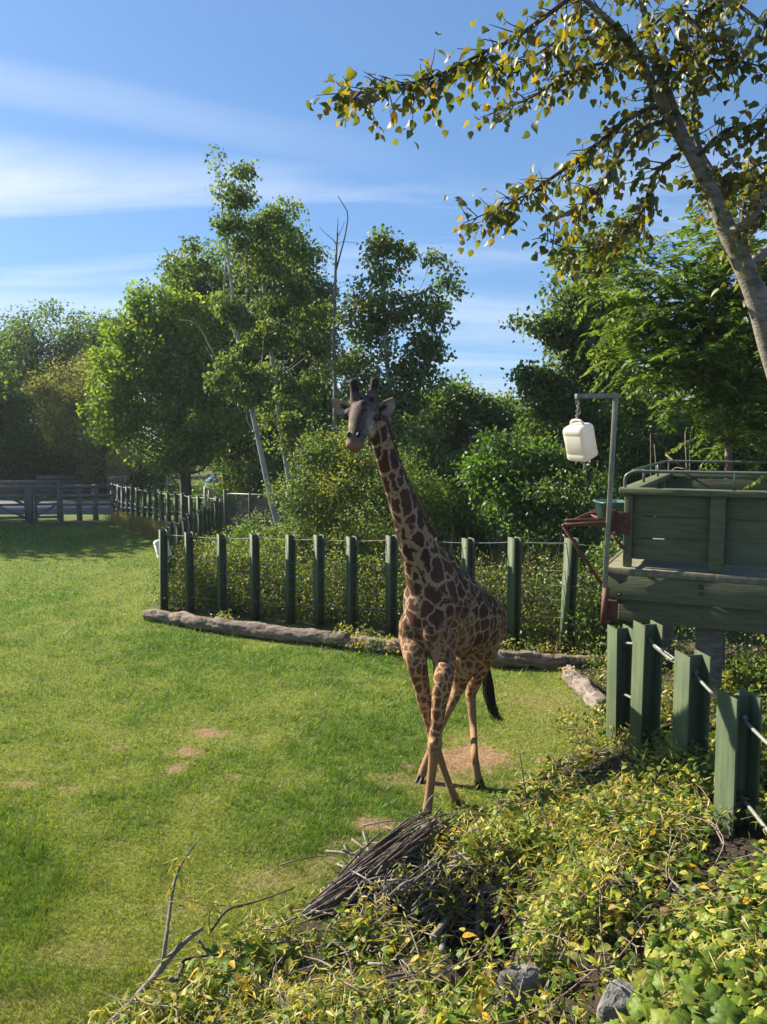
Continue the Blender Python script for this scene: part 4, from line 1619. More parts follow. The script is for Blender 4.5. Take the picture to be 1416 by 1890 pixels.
def tree(name, label, cat, Y, trunk, blobs, nclump, per, spread, L, cols, W=None, bark='bark', group=None, nbr=30, br=.05,
         up=.5, droop=.2, colw=None, kind='diamond', lmat='leaf', extra=None, flat=.7, rise=.35, lo=.26):
    """trunk: list of (px, py, radius m[, dY])."""
    root = None
    P = np.array([at(p[0], p[1], Y + (p[3] if len(p) > 3 else 0)) for p in trunk])
    base = P[0].copy()
    base[2] = max(base[2], 0) if base[2] > .3 else 0
    root = thing(name, label, cat, base, group)
    TP = catmull(P, 36)
    TR = np.interp(np.linspace(0, 1, 36), np.linspace(0, 1, len(trunk)), [p[2] for p in trunk])
    m = MB()
    i = np.arange(36)[:, None]
    th = np.arange(12)[None]
    tube(m, TP, TR, 12, ridge=1 + .12 * (vnoise(i * .3 + Y, np.minimum(th, 12 - th) * .9) - .5) * 2)
    m.build('trunk', M[bark], root, True)
    cl = crown_points(blobs, Y, nclump, lo=lo)
    if nbr:
        m = MB()
        branches(m, TP, TR, cl, nbr, br, rise=rise)
        if extra:
            for pts, r in extra:
                pw_ = [at(a, b, Y + (c[0] if c else 0)) for a, b, *c in pts]
                pw_[0] = TP[int(np.argmin(np.linalg.norm(TP - pw_[0], axis=1)))]
                q = catmull(pw_, 12)
                tube(m, q, np.linspace(r, r * .3, 12), 6)
        m.build('limbs', M[bark], root, True)['kind'] = 'stuff'
    m = MB()
    leaf_cloud(m, cl, per, spread * .82, L, W or L * .62, cols, up, droop, kind, colw, flat)
    m.build('crown', M[lmat], root)
    return root


DARK = [(.052, .098, .022), (.075, .130, .027), (.10, .155, .034)]
MID = [(.07, .13, .026), (.09, .155, .032), (.12, .175, .038)]
BRIGHT = [(.125, .20, .026), (.165, .235, .032), (.09, .16, .025), (.21, .25, .04)]
OLIVE = [(.15, .16, .05), (.18, .185, .06), (.11, .13, .045)]
POP = [(.085, .135, .036), (.115, .165, .046), (.15, .185, .06), (.065, .11, .03)]
BACK = 'trees behind the far fence'
tree('broadleaf_tree', 'tall dark tree at the far left edge, its round crown against the sky', 'tree', 56, [(52, 905, .42), (56, 800, .36), (60, 700, .2), (60, 610, .08)],
     [(60, 640, 85, 80), (20, 720, 80, 90), (95, 720, 80, 90), (50, 800, 110, 90)], 520, 60, .55, .24, DARK, lo=.5, group=BACK, nbr=40, br=.12)
tree('broadleaf_tree', 'dark tree between the far left tree and the bright maple', 'tree', 60, [(178, 905, .38), (180, 800, .3), (182, 660, .1)],
     [(165, 650, 70, 70), (215, 660, 55, 70), (190, 740, 90, 80), (150, 820, 80, 70)], 420, 60, .55, .24, DARK, lo=.5, group=BACK, nbr=30, br=.1)
tree('broadleaf_tree', 'lowest dark tree crowding the left margin above the timber gates', 'tree', 50, [(8, 915, .35), (5, 820, .28), (0, 740, .1)],
     [(-20, 780, 80, 80), (40, 840, 70, 70), (-70, 700, 80, 110), (100, 850, 60, 55)], 420, 60, .5, .22, DARK, lo=.5, group=BACK, nbr=24, br=.1)
tree('olive_tree', 'pale olive green tree in front of the dark trees on the left', 'tree', 46, [(190, 910, .2), (188, 830, .16), (165, 740, .07)],
     [(125, 715, 55, 45), (175, 715, 55, 55), (110, 770, 45, 40), (180, 790, 60, 55), (215, 850, 60, 40)], 260, 60, .42, .17, OLIVE, lo=.4, nbr=24, br=.07)
tree('maple_tree', 'bright green maple with a stout trunk behind the far fence', 'tree', 32, [(344, 962, .26), (341, 860, .23), (335, 760, .16), (310, 620, .06)],
     [(270, 640, 75, 75), (330, 640, 90, 90), (240, 700, 70, 60), (330, 730, 100, 80), (250, 780, 70, 50), (370, 790, 80, 60), (330, 830, 80, 40), (300, 590, 60, 50), (200, 760, 45, 45), (205, 690, 40, 50), (380, 700, 60, 80), (400, 620, 50, 60)], 600, 76, .30, .15, BRIGHT, W=.13, lo=.45, nbr=60, br=.08, colw=[.35, .3, .25, .1])
tree('maple_tree', 'large dark maple towering behind the white trunked poplars', 'tree', 35, [(424, 965, .30), (420, 850, .27), (430, 720, .2), (450, 500, .06)],
     [(440, 500, 90, 70), (380, 560, 80, 80), (500, 470, 70, 70), (560, 540, 55, 90), (350, 600, 50, 60), (480, 600, 120, 100), (560, 660, 60, 100), (420, 720, 120, 90), (540, 770, 70, 80), (430, 830, 90, 50), (330, 500, 25, 22), (580, 740, 40, 80), (592, 640, 36, 90), (606, 800, 50, 80)], 1050, 78, .34, .15,
     [(.055, .105, .022), (.08, .14, .026), (.11, .17, .032)], W=.13, lo=.5, group=BACK, nbr=60, br=.09)
tree('poplar_tree', 'leaning white trunked poplar left, its thin top highest of all', 'tree', 21.5, [(524, 1012, .082), (500, 920, .078), (470, 780, .070), (445, 680, .060), (437, 600, .048), (424, 500, .036), (415, 420, .024), (398, 300, .010)],
     [(402, 315, 14, 28), (447, 335, 17, 32), (425, 385, 34, 38), (408, 425, 22, 20), (455, 430, 32, 42), (470, 480, 45, 45), (340, 490, 32, 16), (365, 470, 25, 20), (440, 560, 45, 45), (455, 660, 45, 40), (430, 700, 35, 30), (480, 720, 40, 40)], 230, 42, .17, .105, POP, W=.085,
     bark='birch', nbr=34, br=.016, droop=.7, up=.2, rise=.7,
     extra=[([(447, 690), (400, 660), (365, 600), (330, 590)], .022), ([(452, 710), (410, 690), (380, 640)], .018), ([(437, 610), (455, 540), (452, 460)], .028), ([(424, 640), (415, 560), (417, 470), (428, 420)], .03), ([(455, 730), (480, 690), (487, 620)], .025)])
tree('poplar_tree', 'second white trunked poplar just right of the leaning one', 'tree', 22.5, [(546, 990, .080), (535, 900, .076), (517, 780, .070), (502, 660, .060), (490, 560, .06), (484, 480, .04), (494, 390, .015)],
     [(490, 395, 14, 24), (530, 395, 25, 28), (500, 440, 45, 45), (545, 450, 26, 36), (520, 510, 60, 60), (560, 570, 50, 60), (500, 590, 50, 50), (550, 650, 55, 50), (520, 720, 55, 55), (560, 740, 50, 50), (530, 800, 50, 40)], 300, 44, .18, .105, POP, W=.085,
     bark='birch', nbr=34, br=.016, droop=.7, up=.2, rise=.7)
tree('poplar_tree', 'wide airy poplar right behind the giraffe head', 'tree', 19.5, [(727, 1000, .085), (723, 850, .085), (721, 740, .075), (713, 650, .06), (709, 560, .04), (708, 450, .015)],
     [(690, 490, 38, 48), (735, 480, 30, 45), (700, 440, 22, 18), (690, 560, 55, 50), (660, 600, 45, 40), (810, 510, 30, 35), (835, 530, 15, 20), (790, 560, 45, 40), (760, 590, 60, 50), (820, 590, 25, 25), (680, 660, 55, 50), (770, 660, 60, 45), (690, 730, 55, 45), (760, 720, 70, 45), (650, 690, 30, 40), (730, 790, 80, 50)], 370, 40, .16, .10, POP, W=.088,
     lo=.6, bark='birch', nbr=40, br=.016, droop=.7, up=.2, rise=.7)
# bare dead tree
root = thing('dead_tree', 'bare dead tree with a thin forked top between the two poplar groups', 'tree', at(617, 1010, 20.5))
m = MB()
q = catmull([at(a, b, 20.5) for a, b in ((618, 1010), (617, 880), (619, 740), (616, 640), (618, 560), (620, 490), (623, 430))], 40)
tube(m, q, np.linspace(.075, .022, 40), 10, ridge=1 + .1 * (vnoise(np.arange(40)[:, None] * .4, np.arange(10)[None] * .8) - .5))
m.build('trunk', M['bark_dark'] if False else M['twig'], root, True)
for pts, r in (([(620, 500), (628, 470), (638, 430), (642, 395), (632, 375), (624, 362)], .024), ([(622, 450), (612, 440), (598, 428), (590, 418)], .013), ([(623, 432), (624, 400)], .014), ([(624, 450), (634, 446), (660, 448)], .010),
               ([(618, 560), (606, 520), (600, 480)], .012), ([(622, 440), (632, 420), (636, 408)], .010), ([(616, 660), (600, 640), (580, 620), (562, 600)], .022), ([(616, 700), (600, 690), (588, 684)], .012), ([(618, 610), (630, 590), (645, 580)], .014), ([(617, 730), (640, 705), (655, 690)], .012), ([(618, 830), (590, 812), (576, 800)], .012)):
    q = catmull([at(a, b, 20.5 + R.normal() * .08) for a, b in pts], 12)
    m = MB()
    tube(m, q, np.linspace(r, r * .35, 12), 6)
    m.build('bare_branch', M['twig_dark'], root, True)

tree('broadleaf_tree', 'dark dense tree right of the airy poplar, low against pale sky', 'tree', 25, [(850, 1000, .14), (848, 860, .12), (845, 720, .04)],
     [(835, 735, 50, 40), (800, 790, 80, 70), (880, 770, 55, 45), (930, 750, 22, 16), (900, 760, 30, 25), (860, 850, 110, 80), (950, 800, 55, 40), (780, 900, 90, 80)], 480, 70, .28, .14, DARK, lo=.5, group=BACK, nbr=40, br=.05)
tree('alder_tree', 'leafy alder left of the jug pole with ragged edge against the sky', 'tree', 19, [(1090, 1010, .12), (1085, 850, .11), (1075, 680, .07), (1090, 500, .02)],
     [(1075, 500, 45, 40), (1050, 550, 50, 30), (990, 600, 30, 22), (1030, 610, 45, 40), (1090, 590, 60, 60), (1000, 700, 35, 22), (1060, 690, 60, 50), (1130, 660, 70, 80), (1100, 470, 50, 35), (1010, 745, 45, 35), (1080, 770, 70, 50), (980, 720, 15, 20), (1130, 430, 40, 26)], 420, 55, .20, .115, [(.065, .115, .024), (.09, .145, .032), (.12, .17, .04)], W=.09,
     nbr=60, br=.035, droop=.5, up=.3)
tree('broadleaf_tree', 'dark dense tree rising straight behind the jug and its pole', 'tree', 23, [(1100, 1010, .16), (1105, 850, .14), (1110, 760, .05)],
     [(1040, 800, 70, 60), (1110, 790, 80, 80), (1180, 760, 60, 60), (1060, 880, 100, 70), (980, 850, 60, 70), (1160, 860, 90, 70)], 420, 70, .28, .14, DARK, lo=.5, group=BACK, nbr=30, br=.05)
tree('broadleaf_tree', 'yellow green sunlit tree at right behind the platform railing', 'tree', 24, [(1300, 1010, .16), (1300, 860, .14), (1300, 700, .04)],
     [(1240, 700, 70, 60), (1190, 720, 50, 60), (1310, 720, 80, 70), (1390, 740, 70, 80), (1450, 700, 80, 120), (1220, 800, 70, 50), (1340, 640, 80, 60), (1420, 600, 60, 80)], 460, 60, .30, .14, [(.14, .21, .03), (.18, .235, .035), (.10, .16, .028), (.21, .235, .05)], group=BACK, nbr=40, br=.05)
tree('broadleaf_tree', 'deep green tree filling the low gap behind the platform box', 'tree', 18.5, [(1260, 1060, .14), (1262, 930, .12), (1270, 820, .04)],
     [(1230, 830, 80, 60), (1330, 830, 80, 55), (1420, 830, 80, 70), (1180, 880, 60, 60), (1300, 900, 130, 60)], 380, 70, .24, .12, DARK, lo=.5, group=BACK, nbr=30, br=.05)

# sumac with long pinnate leaves and a forked trunk
SY = 12.6
root = thing('sumac_tree', 'slender forked sumac with long feathery leaves behind the platform', 'tree', at(1345, 1090, SY))
m = MB()
fork = [(1347, 1090), (1346, 960), (1345, 880), (1345, 815)]
tube(m, catmull([at(a, b, SY) for a, b in fork], 20), np.linspace(.075, .055, 20), 10)
m.build('trunk', M['bark_pink'], root, True)
limbs = [[(1345, 818), (1325, 780), (1308, 720), (1297, 650), (1270, 570), (1240, 500)], [(1345, 818), (1338, 760), (1335, 680), (1332, 590), (1330, 480), (1325, 420)], [(1346, 818), (1362, 770), (1380, 715), (1392, 670), (1410, 600), (1440, 540)],
         [(1335, 690), (1290, 620), (1215, 540), (1160, 510)], [(1308, 720), (1250, 660), (1190, 640)], [(1332, 600), (1360, 530), (1380, 470)], [(1350, 800), (1400, 780), (1450, 760)], [(1297, 650), (1230, 600), (1170, 600)]]
LP = []
for k, l in enumerate(limbs):
    m = MB()
    q = catmull([at(a, b, SY + (0 if i_ == 0 else R.normal() * .25)) for i_, (a, b) in enumerate(l)], 30)
    tube(m, q, np.linspace(.042 if k < 3 else .022, .010, 30), 7)
    m.build('limb', M['bark_pink'], root, True)
    LP.append(q[9:])
LP = np.concatenate(LP)
NCL = 1300
b0 = LP[R.integers(0, len(LP), NCL)] + R.normal(size=(NCL, 3)) * np.array([.36, .5, .34])
out = unit(np.stack([R.normal(size=NCL) - .25, R.normal(size=NCL) * .8 - .25, R.normal(size=NCL) * .5 + .05], -1))
ln = .34 + .26 * R.random(NCL)
m = MB()
cs = np.array([(.085, .150, .026), (.115, .185, .030), (.065, .115, .022), (.15, .21, .036)])[R.integers(0, 4, NCL)]
for t in np.linspace(.15, 1, 11):
    p = b0 + out * (ln * t)[:, None] + np.array([0, 0, -1.0]) * (ln * t * t * .30)[:, None]
    ax0 = unit(out + np.array([0, 0, -.6]) * t)
    sdv = unit(np.cross(ax0, np.array([0, 0, 1.0])))
    for s in (-1, 1):
        A = unit(sdv * s + ax0 * .35 + np.array([0, 0, -.30]) + R.normal(size=(NCL, 3)) * .2)
        leaves(m, p, A, np.array([0, 0, 1.0]) + R.normal(size=(NCL, 3)) * .35, ln * .28 * (1.1 - .5 * abs(t - .45)), ln * .105, cs * (.8 + .4 * R.random((NCL, 1))))
m.build('crown', M['leaf'], root)
m = MB()
for k in range(NCL):
    q = np.array([b0[k] + out[k] * ln[k] * t + np.array([0, 0, -1.0]) * ln[k] * t * t * .30 for t in (0, .5, 1)])
    tube(m, q, (.004, .003, .0015), 3, cap=False)
m.build('leaf_stalks', M['twig_dark'], root)['kind'] = 'stuff'

# far-off wood closing the view behind everything
m = MB()
cl = []
for k in range(95):
    x0 = -62 + 118 * (k + R.random()) / 95
    y0, hh_ = 66 + 9 * R.random(), 5.5 + 3.5 * R.random()
    cl.append(np.array([x0, y0, hh_ * .5]) + rdir(26) * np.array([2.0, 1.6, hh_ * .5]))
cl = np.concatenate(cl)
leaf_cloud(m, cl, 22, .55, .34, .26, DARK + [(.06, .085, .03)])
tag(m.build('far_wood', M['leaf']), 'dark mass of distant trees closing the view beyond the road', 'wood', kind='stuff')

# trees left of the frame whose shade falls on the far lawn
for lab, x, y, h in (('spreading dark tree left of the far lawn, casting shade on the grass', -22.0, 33.6, 10.5), ('second shade tree outside the left edge behind the timber fence', -27, 35, 11.5)):
    rr_ = thing('shade_tree', lab, 'tree', (x, y, 0))
    m = MB()
    tube(m, catmull([(x, y, 0), (x + .2, y, 3), (x, y, 7)], 12), np.linspace(.3, .12, 12), 10)
    m.build('trunk', M['bark'], rr_, True)
    cl = np.array([x, y, h * .66]) + rdir(330) * (R.random((330, 1)) ** .4) * np.array([4.6, 4.2, h * .36])
    m = MB()
    leaf_cloud(m, cl, 40, .5, .26, .2, DARK)
    m.build('crown', M['leaf'], rr_)

# ------------------------------------------------------------------ shrubs behind the front fence
SHR = 'shrubs crowding behind the fence'


def shrub(label, Y, blobs, nclump, per, spread, L, cols, W=None, name='leafy_shrub', nst=14, **kw):
    g = at(blobs[0][0], 1100, Y)
    root = thing(name, label, 'shrub', (g[0], g[1], 0), SHR)
    cl = crown_points(blobs, Y, nclump, 1.0)
    m = MB()
    for k in R.choice(len(cl), nst):
        e = cl[k]
        b = np.array([g[0] + R.normal() * .35 + (e[0] - g[0]) * .5, g[1] + R.normal() * .3, 0])
        q = catmull([b, (b + e) / 2 + R.normal(size=3) * .12, e], 8)
        tube(m, q, np.linspace(.018, .005, 8), 5)
    m.build('stems', M['twig'], root)
    m = MB()
    leaf_cloud(m, cl, per, spread, L, W or L * .6, cols, **kw)
    m.build('foliage', M['leaf'], root)


YEL = [(.11, .165, .035), (.16, .19, .048), (.08, .125, .03), (.24, .22, .06)]
shrub('dark thicket closing the view beyond the timber gates', 49.0, [(20, 860, 90, 55), (-60, 850, 80, 60), (110, 865, 90, 48), (200, 872, 80, 42), (280, 880, 60, 34)], 700, 46, .45, .2, DARK, nst=30)
shrub('brush filling the gap between the maple trunks beyond the far fence', 33.0, [(390, 925, 60, 30), (460, 925, 60, 34), (540, 915, 60, 44), (310, 935, 50, 22), (480, 870, 70, 40)], 460, 42, .3, .13, DARK)
shrub('pale green shrub behind the two white poplar trunks', 17.5, [(570, 900, 60, 70), (590, 820, 40, 50), (540, 1010, 60, 60), (590, 1020, 60, 60)], 260, 48, .15, .075, POP)
shrub('tall light shrub left of the giraffe neck', 17, [(655, 900, 55, 75), (640, 960, 60, 70), (670, 830, 40, 50), (660, 1060, 60, 70)], 280, 48, .15, .075, YEL)
shrub('dense shrub directly behind the giraffe neck', 17.3, [(760, 900, 70, 90), (800, 960, 70, 80), (730, 990, 60, 80), (790, 1080, 70, 70)], 330, 48, .16, .08, MID)
shrub('dark shadowed shrub right of the giraffe neck', 18, [(860, 930, 70, 90), (900, 870, 50, 60), (840, 1040, 80, 80)], 300, 48, .17, .085, DARK)
shrub('shrub with bright fresh leaves left of the jug', 16.2, [(930, 880, 60, 55), (960, 930, 70, 60), (900, 850, 35, 40), (990, 860, 30, 40)], 200, 44, .17, .12, [(.06, .13, .02), (.09, .17, .025), (.05, .10, .02)], W=.07)
shrub('dark shrub below the hanging jug', 15.5, [(1040, 920, 70, 80), (1000, 1000, 70, 80), (1080, 1020, 60, 90)], 280, 46, .16, .085, DARK)
shrub('broad weedy shrub behind the left half of the fence', 16.8, [(470, 1060, 60, 60), (430, 1080, 40, 40), (510, 1080, 60, 50), (400, 1100, 40, 40)], 240, 46, .13, .06, YEL)
shrub('leafy shrub in shade beneath the platform beams', 11.0, [(1390, 1260, 60, 60), (1440, 1330, 80, 80), (1330, 1330, 50, 60)], 160, 46, .13, .075, MID)
shrub('shrub behind the platform left side near the rust frame', 12.5, [(1140, 1060, 50, 60), (1180, 1120, 60, 60), (1110, 1140, 40, 50)], 170, 46, .14, .075, DARK)
shrub('low dense hedge of brush between the poplar trunks and the fence', 19.0, [(450, 1000, 60, 40), (540, 1000, 70, 45), (620, 1000, 60, 45), (700, 1000, 60, 45)], 260, 46, .18, .085, MID)
shrub('low dark brush behind the fence right of the giraffe shoulder', 18.6, [(830, 1010, 70, 45), (920, 1010, 70, 45), (1010, 1010, 70, 50), (1090, 1010, 50, 50)], 260, 46, .18, .085, DARK)
shrub('dark bush at the right edge behind the nearest green beam', 6.9, [(1440, 1500, 60, 90), (1430, 1400, 50, 80)], 120, 40, .09, .06, MID)

# low tangle of weeds along the foot of the fence
m = MB()
nW = 1500
t = R.random(nW) * 1.08 - .02
bx = FA[0] + t * (FB[0] - FA[0])
by = FA[1] + t * (FB[1] - FA[1]) + .25 + R.random(nW) ** 1.4 * 2.4
hz = .12 + 1.15 * R.random(nW) ** 1.2 * sstep(0, .8, by - (FA[1] + t * (FB[1] - FA[1])))
leaf_cloud(m, np.stack([bx, by, hz], -1), 42, .14, .06, .034, YEL + [(.06, .10, .03)] * 2, droop=.3)
nW = 420
x_ = 2.9 + R.random(nW) * 6
y_ = 6.2 + R.random(nW) * 8
z_ = gz(x_, y_) + .05 + .4 * R.random(nW) ** 1.5
leaf_cloud(m, np.stack([x_, y_, z_], -1), 36, .13, .06, .036, MID + YEL, droop=.3)
# weeds draped over the logs
for px, py, k in ((650, 1190, 26), (700, 1205, 14), (1065, 1215, 22), (1010, 1215, 12), (930, 1210, 12), (400, 1155, 6), (1120, 1265, 30), (1100, 1350, 22)):
    c0 = gnd(px, py)
    cl = c0 + R.normal(size=(k, 3)) * np.array([.26, .15, .07]) + (0, 0, .16)
    leaf_cloud(m, cl, 26, .07, .055, .032, YEL + [(.32, .24, .05)], droop=.3)
tag(m.build('fence_weeds', M['leaf']), 'tangle of low leafy weeds behind the fence logs and under the platform', 'weeds', kind='stuff')
# dry stalks standing in the weeds
m = MB()
for k in range(190):
    t = R.random()
    t = t if R.random() < .5 else .62 + .35 * R.random()
    b = np.array([FA[0] + t * (FB[0] - FA[0]), FA[1] + t * (FB[1] - FA[1]) + .3 + R.random() * 1.6, 0])
    e = b + np.array([R.normal() * .22, R.normal() * .2, .7 + 1.3 * R.random() ** 1.5])
    q = catmull([b, (b + e) / 2 + R.normal(size=3) * .05, e], 6)
    tube(m, q, np.linspace(.007, .003, 6), 3, cap=False)
tag(m.build('dry_stalks', M['twig']), 'thin dry stalks standing among the weeds behind the fence', 'stalks', kind='stuff')
# long dry grass along the far fence
m = MB()
K = 9000
t = R.random(K)
x_ = -5.3 - 6.2 * t + R.normal(size=K) * .25
y_ = 25.2 + 7.9 * t - 1.2 * t * (1 - t) + R.normal(size=K) * .25 - .1
cc = np.array([(.30, .24, .11), (.22, .20, .08), (.14, .16, .05)])[R.integers(0, 3, K)]
leaves(m, np.stack([x_, y_, np.zeros(K)], -1), np.stack([R.normal(size=K) * .3, R.normal(size=K) * .3, np.ones(K)], -1), rdir(K), .25 + .45 * R.random(K), .016, cc, 'blade')
tag(m.build('dry_grass', M['grass']), 'strip of long dry grass along the foot of the far fence', 'grass', kind='stuff')
# bare brush behind the platform railing
root = thing('bare_shrub', 'leafless brown shrub sticking up behind the left end of the platform rail', 'shrub', at(1215, 1000, 13.2))
m = MB()
for l in ([(1205, 1000), (1202, 890), (1201, 800)], [(1215, 1000), (1212, 880), (1208, 820)], [(1215, 950), (1240, 870), (1265, 865)], [(1220, 960), (1235, 850), (1215, 815)], [(1265, 980), (1268, 880), (1265, 800), (1273, 790)], [(1273, 1000), (1274, 830), (1278, 790)], [(1230, 840), (1250, 855), (1272, 868)]):
    q = catmull([at(a, b, 13.2 + R.normal() * .15) for a, b in l], 10)
    tube(m, q, np.linspace(.016, .006, 10), 5)
m.build('stems', M['bark_pink'], root)

# ------------------------------------------------------------------ foreground poplar, top right
PY = 5.2
fg = thing('poplar_tree', 'near poplar leaning in from the right with big yellowing leaves', 'tree', at(1560, 1250, PY + .4) * (1, 1, 0))
lim = {
    'trunk': ([(1760, 1640, .6), (1560, 1060, .4), (1440, 700, .1), (1395, 545, 0), (1345, 430, 0), (1305, 335, 0), (1262, 255, .05), (1225, 150, .1), (1195, 50, .1), (1170, -80, .1)], [.11, .09, .074, .068, .060, .046, .038, .031, .024, .012]),
    'l1': ([(1262, 270, .05), (1185, 120, -.1), (1150, 65, -.25), (1060, -20, -.4)], [.030, .028, .024, .014]),
    'l2': ([(1120, -60, -.35), (1040, 5, -.45), (950, 70, -.5), (895, 95, -.5), (830, 130, -.5), (770, 150, -.5), (700, 165, -.5), (645, 172, -.5)], [.018, .015, .012, .010, .009, .007, .005, .003]),
    'l3': ([(1235, 190, .1), (1165, 215, .2), (1090, 275, .3), (1010, 335, .3), (940, 375, .3), (855, 412, .3)], [.022, .017, .013, .010, .007, .003]),
    'l4': ([(1255, 285, .0), (1210, 320, .0), (1185, 390, .1), (1150, 430, .1), (1075, 465, .2), (1000, 440, .2)], [.018, .013, .010, .008, .005, .003]),
    'l5': ([(1345, 430, 0), (1385, 405, -.2), (1430, 330, -.3), (1470, 260, -.4)], [.040, .032, .026, .02]),
    'l6': ([(1375, 500, 0), (1400, 475, .1), (1440, 440, .2)], [.045, .035, .028]),
    'l7': ([(1325, 380, 0), (1320, 330, .15), (1290, 270, .25), (1280, 180, .3), (1300, 60, .3), (1310, -40, .3)], [.030, .024, .02, .016, .012, .008]),
    'l8': ([(1225, 150, .1), (1260, 80, 0), (1330, 0, -.2), (1420, 50, -.4)], [.018, .015, .012, .008]),
    'l9': ([(1195, 60, .1), (1130, 110, .3), (1060, 130, .4), (980, 180, .4), (930, 200, .4)], [.015, .012, .010, .007, .004]),
    'l10': ([(1245, 215, .05), (1170, 250, -.1), (1110, 340, -.15), (1070, 380, -.15)], [.014, .011, .008, .003]),
    'l11': ([(1285, 290, 0), (1340, 240, -.15), (1400, 230, -.2), (1450, 200, -.2)], [.014, .011, .008, .004]),
    'l13': ([(1225, 150, .1), (1290, 120, -.1), (1350, 110, -.2), (1430, 130, -.3)], [.012, .010, .007, .004]),
    'l14': ([(1185, 120, -.1), (1120, 60, .2), (1040, 70, .3), (960, 120, .35), (900, 130, .35)], [.012, .010, .008, .006, .003]),
    'l15': ([(1310, 350, 0), (1360, 330, .2), (1410, 300, .25), (1450, 310, .25)], [.012, .010, .007, .004]),
    'l16': ([(1195, 60, .1), (1240, 20, -.2), (1300, 60, -.3), (1340, 80, -.3)], [.012, .010, .006, .003]),
    'l12': ([(1395, 540, .0), (1370, 400, .4), (1400, 330, .5), (1440, 350, .5)], [.02, .014, .01, .006]),
}
tw = []
for k, (pts, rad) in lim.items():
    q = catmull([at(a, b, PY + c) for a, b, c in pts], 16 if k != 'trunk' else 60)
    rr_ = np.interp(np.linspace(0, 1, len(q)), np.linspace(0, 1, len(rad)), rad)
    m = MB()
    tube(m, q, rr_, 16 if k == 'trunk' else 8)
    m.build('trunk' if k == 'trunk' else 'limb', M['poplar_bark'] if rad[0] > .025 else M['twig_dark'], fg, True)
    tw.append((q, .25 if k == 'trunk' else .12, k))
# twigs and leaves hang from the limbs
mt_ = MB()
lpos, lax = [], []
for q, st, k in tw:
    seg = q[int(len(q) * (.55 if k == 'trunk' else st)):]
    tot = np.linalg.norm(np.diff(seg, axis=0), axis=1).sum()
    for _ in range(int(tot * (56 if k not in ('trunk', 'l6') else 20))):
        i = R.integers(0, len(seg) - 1)
        s = seg[i] + (seg[i + 1] - seg[i]) * R.random()
        td = unit(seg[min(i + 1, len(seg) - 1)] - seg[i])
        d = unit(td * .8 + R.normal(size=3) * np.array([.7, .6, .7]) + np.array([-.15, 0, -.1]))
        L_ = .08 + .22 * R.random()
        e = s + d * L_ + np.array([0, 0, -.10 * L_])
        qq = catmull([s, (s + e) / 2 + R.normal(size=3) * .02, e], 5)[:4]
        tube(mt_, qq, (.0045, .004, .003, .002), 4, cap=False)
        for t in np.linspace(.2, 1, 2 + int(L_ * 11)):
            p = s + (e - s) * t
            h_ = unit(np.array([R.normal() * .55, R.normal() * .55, -.75]) + d * .45)
            lpos.append(p + h_ * .025)
            lax.append(h_)
mt_.build('twigs', M['twig_dark'], fg)['kind'] = 'stuff'
lpos, lax = np.array(lpos), np.array(lax)
lc = np.array([(.12, .14, .022), (.17, .165, .022), (.24, .20, .024), (.08, .115, .022), (.36, .23, .024), (.15, .105, .03)])
lp_ = [.32, .25, .12, .23, .03, .05]


def heart_leaf_mesh(col, seed):
    """One broad pointed poplar leaf, 1 m long, folded along its midrib."""
    rr = random.Random(seed)
    fold, curl = .10 + .16 * rr.random(), .15 + .35 * rr.random()
    T = [(0, 0), (.26, .02), (.42, .16), (.44, .34), (.33, .58), (.16, .80), (0, 1.05)]
    v = [(0, t, -curl * t * t) for t in (0, .2, .42, .62, .82)]
    L_ = [(x, y, fold * x / .44 - curl * y * y * 1.1) for x, y in T[1:-1]]
    tip = (0, 1.05, -curl * 1.2)
    v = v + L_ + [(-x, y, z) for x, y, z in L_] + [tip]
    a, b, tp = 5, 10, 15
    f = []
    for o, s in ((a, 1), (b, -1)):
        for t in ([0, o, o + 1], [0, o + 1, 1], [1, o + 1, o + 2], [1, o + 2, 2], [2, o + 2, o + 3], [2, o + 3, 3], [3, o + 3, o + 4], [3, o + 4, 4], [4, o + 4, tp]):
            f.append(t if s > 0 else t[::-1])
    m = MB()
    m.add(np.array(v), np.array(f), col)
    return m


lmeshes = []
for k in range(18):
    c = lc[R.choice(6, p=lp_)] * (.8 + .4 * R.random())
    lmeshes.append(heart_leaf_mesh(c, k).mesh('leaf', M['leaf_fg']))
vis = (lpos[:, 1] > 1)
u_ = lpos[:, 0] / lpos[:, 1] * F
inframe = np.where((np.abs(u_) < 700) & (lpos[:, 2] < H + lpos[:, 1] * .56))[0]
order = R.permutation(inframe)[:298]
single = set(order.tolist())
for i in order:
    A = lax[i]
    N = unit(R.normal(size=3) + np.array([0, -.5, .2]))
    S = unit(np.cross(A, N))
    N = np.cross(S, A)
    sz = .042 + .036 * R.random()
    o = put('leaf', lmeshes[R.integers(0, 18)], fg)
    o.matrix_parent_inverse = Matrix.Identity(4)
    o.matrix_basis = Matrix.Translation(Vector(lpos[i]) - fg.location) @ Matrix(((S[0], A[0], N[0], 0), (S[1], A[1], N[1], 0), (S[2], A[2], N[2], 0), (0, 0, 0, 1))) @ Matrix.Scale(sz, 4)
rest = np.array([i for i in range(len(lpos)) if i not in single])
m = MB()
K = len(rest)
cc = lc[R.choice(6, K, p=lp_)] * (.8 + .4 * R.random((K, 1)))
leaves(m, lpos[rest], lax[rest], unit(rdir(K) + np.array([0, -.5, .2])), .042 + .036 * R.random(K), .038 + .024 * R.random(K), cc, 'ovate')
m.build('foliage', M['leaf_fg'], fg)['kind'] = 'stuff'
print('poplar leaves', len(lpos))

# ------------------------------------------------------------------ far left: timber fence, gates, planks, road edge
def tb(mbx, a, b, wd=.10, dp=.06):
    bar(mbx, a, b, wd, dp)


